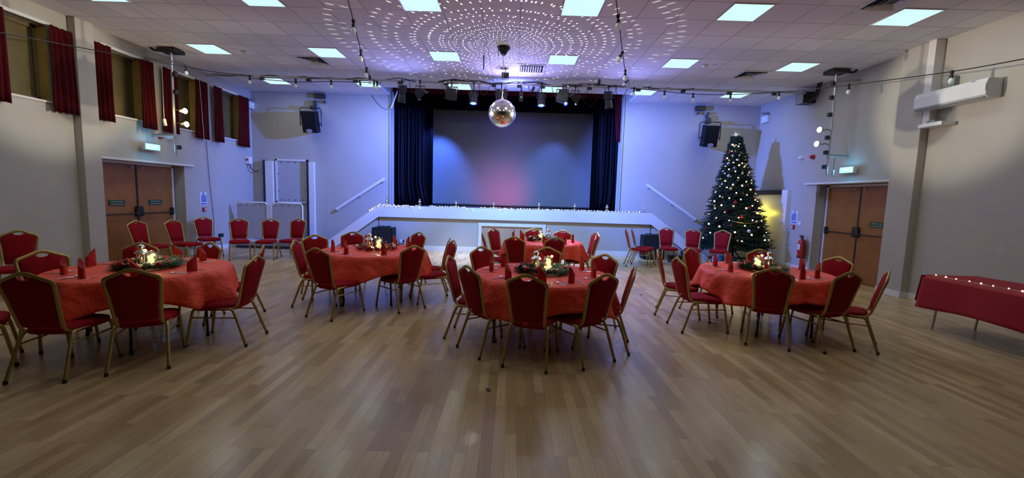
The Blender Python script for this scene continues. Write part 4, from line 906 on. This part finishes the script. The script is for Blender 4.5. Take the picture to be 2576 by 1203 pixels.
# subwoofers and floor things by the stage
def sub(x,lab):
    t=thing('floor_speaker',lab,'speaker',(x,FY-.27,0)); MB().bx(-.28,.28,-.20,.20,.02,.66).build('cabinet',blks_m,t,bevel=.015); MB().bx(-.25,.25,-.206,-.198,.05,.63).build('grille',mat('black_grille',(.006,.006,.008),.8,bump=.5,bscale=400),t)
    for q in (-1,1): MB().bx(q*.282-.004,q*.282+.004,-.06,.06,.32,.44).build('side_handle',blk_m,t)
    for a in (-.22,.22):
        for b in (-.15,.15): MB().cyl((a,b,0),(a,b,.02),.02).build('foot',rub_m,t)
    return t
sub(-3.48,'black floor speaker against the stage front, window side'); sub(3.90,'black floor speaker against the stage front, tree side')
for x,s in ((-3.48,'window'),(3.9,'tree')): tag(MB().sweep(bez([(-.2,0,.012),(-.1,.08,.03),(.1,.06,.012),(.18,-.05,.04),(.0,-.09,.02),(-.12,-.04,.012)],5),.011,n=6).build('coiled_cable',rub_m,loc=(x,FY-.27,.66)),'coiled black cable lying on the %s side floor speaker'%s,'cable')
p=at(1012,608,1,FY+.04); t=thing('wall_socket','white double socket with a black plug on the stage front','socket',(p.x,FY+.05,p.z)); MB().box((0,0,0),(.15,.03,.09)).build('socket_plate',white_m,t); MB().box((.05,-.04,.02),(.04,.05,.06)).build('plug',blk_m,t)
p=at(1010,628,2,.0); tag(MB().box((0,0,.05),(.22,.15,.10)).box((0,.02,.14),(.16,.12,.06)).build('power_unit',blk_m,loc=(p.x,FY-.18,0),bevel=.01),'low black power unit on the floor beside the window side floor speaker','box')
for i,(x,y,w,h,mm,lab) in enumerate(((4.35,11.0,.34,.20,blk_m,'low black equipment case on the floor behind the spare chairs by the tree'),(4.75,11.3,.25,.28,blk_m,'black bag on the floor beneath the tree side handrail'),(5.55,11.3,.14,.16,white_m,'small white box on the floor near the fir tree'),(5.75,11.05,.36,.20,mat('blue_crate',(.03,.10,.20),.5),'blue plastic crate on the floor under the chair before the tree'))):
    tag(MB().box((0,0,h/2),(w,w*.7,h)).box((0,0,h*.9),(w*1.05,w*.75,h*.12)).build(['equipment_case','bag','box','crate'][i],mm,loc=(x,y,0),bevel=.02),lab,'box')
# platform lift
lift_p=mat('lift_panel',(.42,.42,.43),.5,noise=.03,nscale=4); lx0,lx1,ly0,ly1=-7.42,-5.60,11.35,12.45
t=thing('platform_lift','grey wheelchair platform lift with two panel gates in the far corner','platform lift',((lx0+lx1)/2,(ly0+ly1)/2,0))
def L_(x0,x1,y0,y1,z0,z1): cx,cy=(lx0+lx1)/2,(ly0+ly1)/2; return MB().bx(x0-cx,x1-cx,y0-cy,y1-cy,z0,z1)
L_(lx0,lx1,ly0,ly1,0,.08).build('base_plate',blk_m,t); L_(lx0,lx1,ly0,ly1,.08,.16).build('platform',grey_m,t); L_(lx0+.05,lx1-.05,ly0-.004,ly0+.02,.17,.24).build('toe_board',white_m,t)
cx,cy=(lx0+lx1)/2,(ly0+ly1)/2
for a,b in ((lx0+.02,cx-.06),(cx+.06,lx1-.02)):
    g=MB().bx(a-cx+.03,b-cx-.03,ly0-cy+.01,ly0-cy+.03,.28,1.20).build('gate_panel',lift_p,t)
    MB().sweep([(a-cx,ly0-cy+.02,.2),(a-cx,ly0-cy+.02,1.18),(a-cx+.05,ly0-cy+.02,1.24),(b-cx-.05,ly0-cy+.02,1.24),(b-cx,ly0-cy+.02,1.18),(b-cx,ly0-cy+.02,.2)],.022).build('gate_frame',trim_m,t,smooth=True)
    m=MB(); 
    for k in range(4): m.cyl((a-cx+.12+.18*k,ly0-cy+.0,1.17),(a-cx+.12+.18*k,ly0-cy+.04,1.17),.012,n=8)
    m.build('clip',blk_m,t)
L_(cx-.055,cx+.055,ly0,ly0+.08,.15,1.20).build('centre_post',trim_m,t,bevel=.01)
t=thing('lift_landing_door','grey panel door in white frame above the platform lift','lift door',(-6.45,WB,1.22))
MB().bx(-.42,.42,-.03,-.01,.06,1.22).build('panel',lift_p,t); m=MB(); m.bx(-.47,-.42,-.05,0,0,1.27).bx(.42,.47,-.05,0,0,1.27).bx(-.47,.47,-.05,0,0,.05).bx(-.47,.47,-.05,0,1.22,1.27).build('frame',trim_m,t)
m=MB()
for k in range(4):
    for zz in (.1,1.18): m.cyl((-.3+.2*k,-.045,zz),(-.3+.2*k,-.03,zz),.014,n=8)
for k in (.35,.85):
    for xx in (-.4,.4): m.cyl((xx,-.045,k),(xx,-.03,k),.014,n=8)
m.build('bolt',blk_m,t)
for x,w,lab in ((-7.24,.22,'white vertical lift mast with a dark edge, corner side'),(-5.98,.16,'white vertical lift mast with a dark edge, stage side')):
    t=thing('lift_mast',lab,'lift mast',(x,WB-.06,0),0,'masts of the platform lift'); MB().bx(.05,w+.05,-.05,.05,.17 if x<-7 else .0,2.43).build('mast_cover',trim_m,t,bevel=.004); MB().bx(0,.05,-.07,.05,.17 if x<-7 else .0,2.45).build('dark_edge',mat('dark_blue_strip',(.01,.012,.03),.4),t)
p=at(626,404,0,WL+.06); t=thing('isolator_switch','grey isolator switch with a red knob and cable on the window wall','switch',(WL+.06,p.y,p.z)); MB().box((0,0,0),(.12,.14,.20)).build('case',white_m,t,bevel=.01); MB().cyl((.0,-.07,.02),(0,-.10,.02),.03).build('knob',alarm_red,t); MB().sweep(bez([(.02,.0,-.1),(.05,.02,-.22),(.10,.12,-.30),(.12,.25,-.26)],5),.012).build('cable',rub_m,t)
p=at(556,592,0,WL+.03); wallbox('wall_socket',WL+.03,p.y,p.z,(.06,.13,.09),blk_m,'black socket low on the window wall between the spare chairs','socket',-1)

# ------------------------------------------------------------------ fir tree
TB=Vector((6.08,11.42,0)); TH=3.30
t=thing('fir_tree','tall decorated fir tree in the corner beyond the tree wall','tree',TB)
t.rotation_euler=(0,R(-3.0),0)
r=random.Random(21); m=MB()
def rad(z): k=(z-.42)/(TH-.42); return .84*(1-k)**.92+.05
def spray(p,d,L):
    d=d.normalized(); s=d.cross(Vector((0,0,1))).normalized() if abs(d.z)<.95 else Vector((1,0,0)); u=s.cross(d)
    for i in range(13):
        t0=i/12; q=p+d*L*t0; a=r.uniform(0,2*PI); nd=(s*math.cos(a)+u*math.sin(a)+d*.9).normalized(); l=.055*(1-.4*t0); w=.0065; e=nd.cross(d).normalized()*w
        m.add([q-e,q+e,q+nd*l],[(0,1,2)])
    m.sweep([p,p+d*L],.004,n=3)
z=.42
while z<TH:
    rr=rad(z); n=int(14+rr*42)
    for j in range(n):
        a=r.uniform(0,2*PI); zz=z+r.uniform(-.05,.05); R1=rr*(.72+.33*r.random()); base=Vector((R1*.35*math.cos(a),R1*.35*math.sin(a),zz+.06)); tip=Vector((R1*math.cos(a),R1*math.sin(a),zz-.06*rr+r.uniform(-.03,.05)))
        d=tip-base; L=d.length
        spray(base+d*.25,d,L*.75)
        for q in (.5,.75,.95):
            for s_ in (-1,1):
                b2=a+s_*r.uniform(.5,.9); spray(base+d*q,Vector((math.cos(b2),math.sin(b2),r.uniform(-.1,.35))),.10+.06*rr)
    z+=.062
for j in range(10): spray(Vector((0,0,TH-.15)),Vector((r.uniform(-.4,.4),r.uniform(-.4,.4),1)),.22)
m.build('foliage',pine_m,t)['kind']='stuff'
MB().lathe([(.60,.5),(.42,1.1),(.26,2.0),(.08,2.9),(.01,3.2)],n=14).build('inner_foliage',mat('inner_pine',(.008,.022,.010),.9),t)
MB().cyl((0,0,.05),(0,0,3.2),.03,.01).build('trunk',blk_m,t)
for k in range(4): a=k*PI/2+.4; MB().sweep([(0,0,.38),(.32*math.cos(a),.32*math.sin(a),.02)],.014).build('stand_leg',blk_m,t)
s_=MB(); q=Vector((0,0,TH+.10))
for k in range(5):
    a=PI/2+2*PI*k/5+.2; b=a+PI/5; c_=a-PI/5; T_=q+Vector((.10*math.cos(a),0,.10*math.sin(a))); A=q+Vector((.032*math.cos(b),0,.032*math.sin(b))); B_=q+Vector((.032*math.cos(c_),0,.032*math.sin(c_)))
    for yy in (-.03,.03): s_.add([q+Vector((0,yy,0)),A,T_],[(0,1,2)]).add([q+Vector((0,yy,0)),T_,B_],[(0,1,2)])
s_.build('star_topper',mat('cream_star',(.7,.68,.5),.35,emit=(.8,.8,.5),es=.25),t)
# lights on the tree: one string, about a hundred bulbs in view
TM=Matrix.Translation(TB)@Matrix.Rotation(R(-3.0),4,'Y')
ls=thing('tree_light_string','string of warm white lights wound round the fir tree','string lights',TB); ls.rotation_euler=(0,R(-3.0),0)
pts=[]; n=100
for i in range(n):
    k=((i+.5)/n)**1.25; z=TH-.12-k*(TH-.72) ; a=i*2.39996; a=-PI/2+((a%(2*PI))-PI)*.56
    z+=r.uniform(-.05,.05); R1=rad(z)*1.0; pts.append(Vector((R1*math.cos(a),R1*math.sin(a),z-.02)))
wires=sorted(pts,key=lambda p:-p.z)
for i,p in enumerate(pts): MB().ball(p,.019 if i%3 else .024,8,5).build('bulb',warmb,ls)
for i in range(0,96,12):
    seg=sorted(wires[i:i+12],key=lambda p:p.x); MB().sweep(seg,.0025,n=4).build('wire',mat('green_wire',(.01,.03,.012)),ls)
# baubles
cols=[(redb_m,'red'),(whb_m,'cream'),(redb_m,'red'),(whb_m,'cream'),(goldb_m,'gold')]
pb={}; cnt={}; ORD='first second third fourth fifth sixth seventh eighth ninth tenth eleventh twelfth thirteenth fourteenth fifteenth sixteenth seventeenth eighteenth nineteenth'.split()
for i in range(54):
    k=((i+.5)/54)**1.1; z=TH-.35-k*(TH-1.0); a=-PI/2+(((i*2.39996+1)%(2*PI))-PI)*.6; R1=rad(z)*1.03+.01; mm,cn_=cols[i%5]; rr=.030 if i%4 else .045
    key=(i%5,rr)
    if key not in pb:
        o=MB().ball((0,0,0),rr,14,9).build('bauble',mm,smooth=True); MB().cyl((0,0,rr-.002),(0,0,rr+.012),.008).build('cap',goldb_m,o); pb[key]=o; c=o
    else: c=copy_tree(pb[key])
    sz='large' if rr>.04 else 'small'; cnt[(sz,cn_)]=cnt.get((sz,cn_),0)+1; c.location=TM@Vector((R1*math.cos(a),R1*math.sin(a),z)); band='top' if z>2.5 else 'upper middle' if z>1.9 else 'lower middle' if z>1.2 else 'lowest'
    tag(c,'%s highest of the %s %s baubles on the fir tree, %s branches'%(ORD[cnt[(sz,cn_)]-1],sz,cn_,band),'bauble','baubles on the fir tree')
gl=[TM@Vector((rad(z)*1.05*math.cos(a),rad(z)*1.05*math.sin(a),z-.08*math.sin(PI*q))) for q,a,z in [(i/20,R(-125+70*i/20),1.18) for i in range(21)]]
tag(MB().sweep(gl,.007,n=6).build('bead_garland',goldb_m),'thin gold bead garland looped across the lower branches of the tree','garland')
light('tree_glow_light','POINT',TB+Vector((.78,.42,1.35)),9,(1,.82,.04),size=.05)
light('tree_glow_light','POINT',TB+Vector((-.2,-.75,1.2)),3,(1,.75,.35),size=.2)
light('tree_blue_light','POINT',TB+Vector((.1,.35,.35)),1.5,(.3,.5,1),size=.1)

# ------------------------------------------------------------------ stage edge lights and lanterns
t=thing('stage_light_string','long string of warm lights laid along the stage front edge','string lights',(0,FY,1.26)); r=random.Random(4); pts=[]
for i in range(100):
    x=-3.95+ (7.55)*(i/99)**1.3; d=0
    if x<-3.72: z=-.33*(-3.72-x)/.26*.55
    else: z=.012+(-.05*r.random() if (i<62 and r.random()<.45) else 0)
    pts.append(Vector((x+r.uniform(-.02,.02),-.018 if z<0.0 else r.uniform(.0,.06),z-( .05 if (26<i<31 or 44<i<50) else 0))))
MB().sweep(bez(pts,2),.004,n=4).build('wire',steel_m,t)
for i,p in enumerate(pts): MB().ball(p,.010 if i%3 else .014,8,5).build('bulb',warmb,t)
SL=[(973,'first from the window side'),(1056,'second, before the gathered curtain'),(1147,'third from the window side'),(1242,'fourth from the window side, near the middle'),(1356,'fifth, just past the middle'),(1446,'sixth from the window side'),(1527,'seventh, before the tree side curtain'),(1620,'last one, past the end of the lights')]
S0=None
for px,lab in SL:
    p=at(px,515,1,FY+.14); l='small clear lantern on the stage edge, '+lab
    if S0 is None: S0=make_lantern(.23,'stage_lantern','lanterns on the stage edge'); S0.location=(p.x,FY+.14,1.254); S0['label']=l
    else: dup(S0,(p.x,FY+.14,1.254),rnd.random(),l)
tag(MB().sweep(bez([(5.9,10.9,.008),(6.3,10.7,.008),(6.6,10.95,.008),(6.95,10.9,.008),(7.05,11.1,.06)],6),.006,n=5).build('cable',rub_m),'thin black cable lying on the floor by the fir tree stand','cable')
for i,(x,y) in enumerate(((2.25,7.05),(2.05,7.35),(-.15,3.35))): tag(MB().box((0,0,.003),(.05,.03,.004),rz=i).build('paper_scrap',mat('dark_scrap',(.08,.04,.02)),loc=(x,y,0)),['tiny dark scrap on the floor in the tree side aisle, nearer one','tiny dark scrap on the floor in the tree side aisle, farther one','tiny scrap on the floor behind the front middle chair'][i],'scrap')
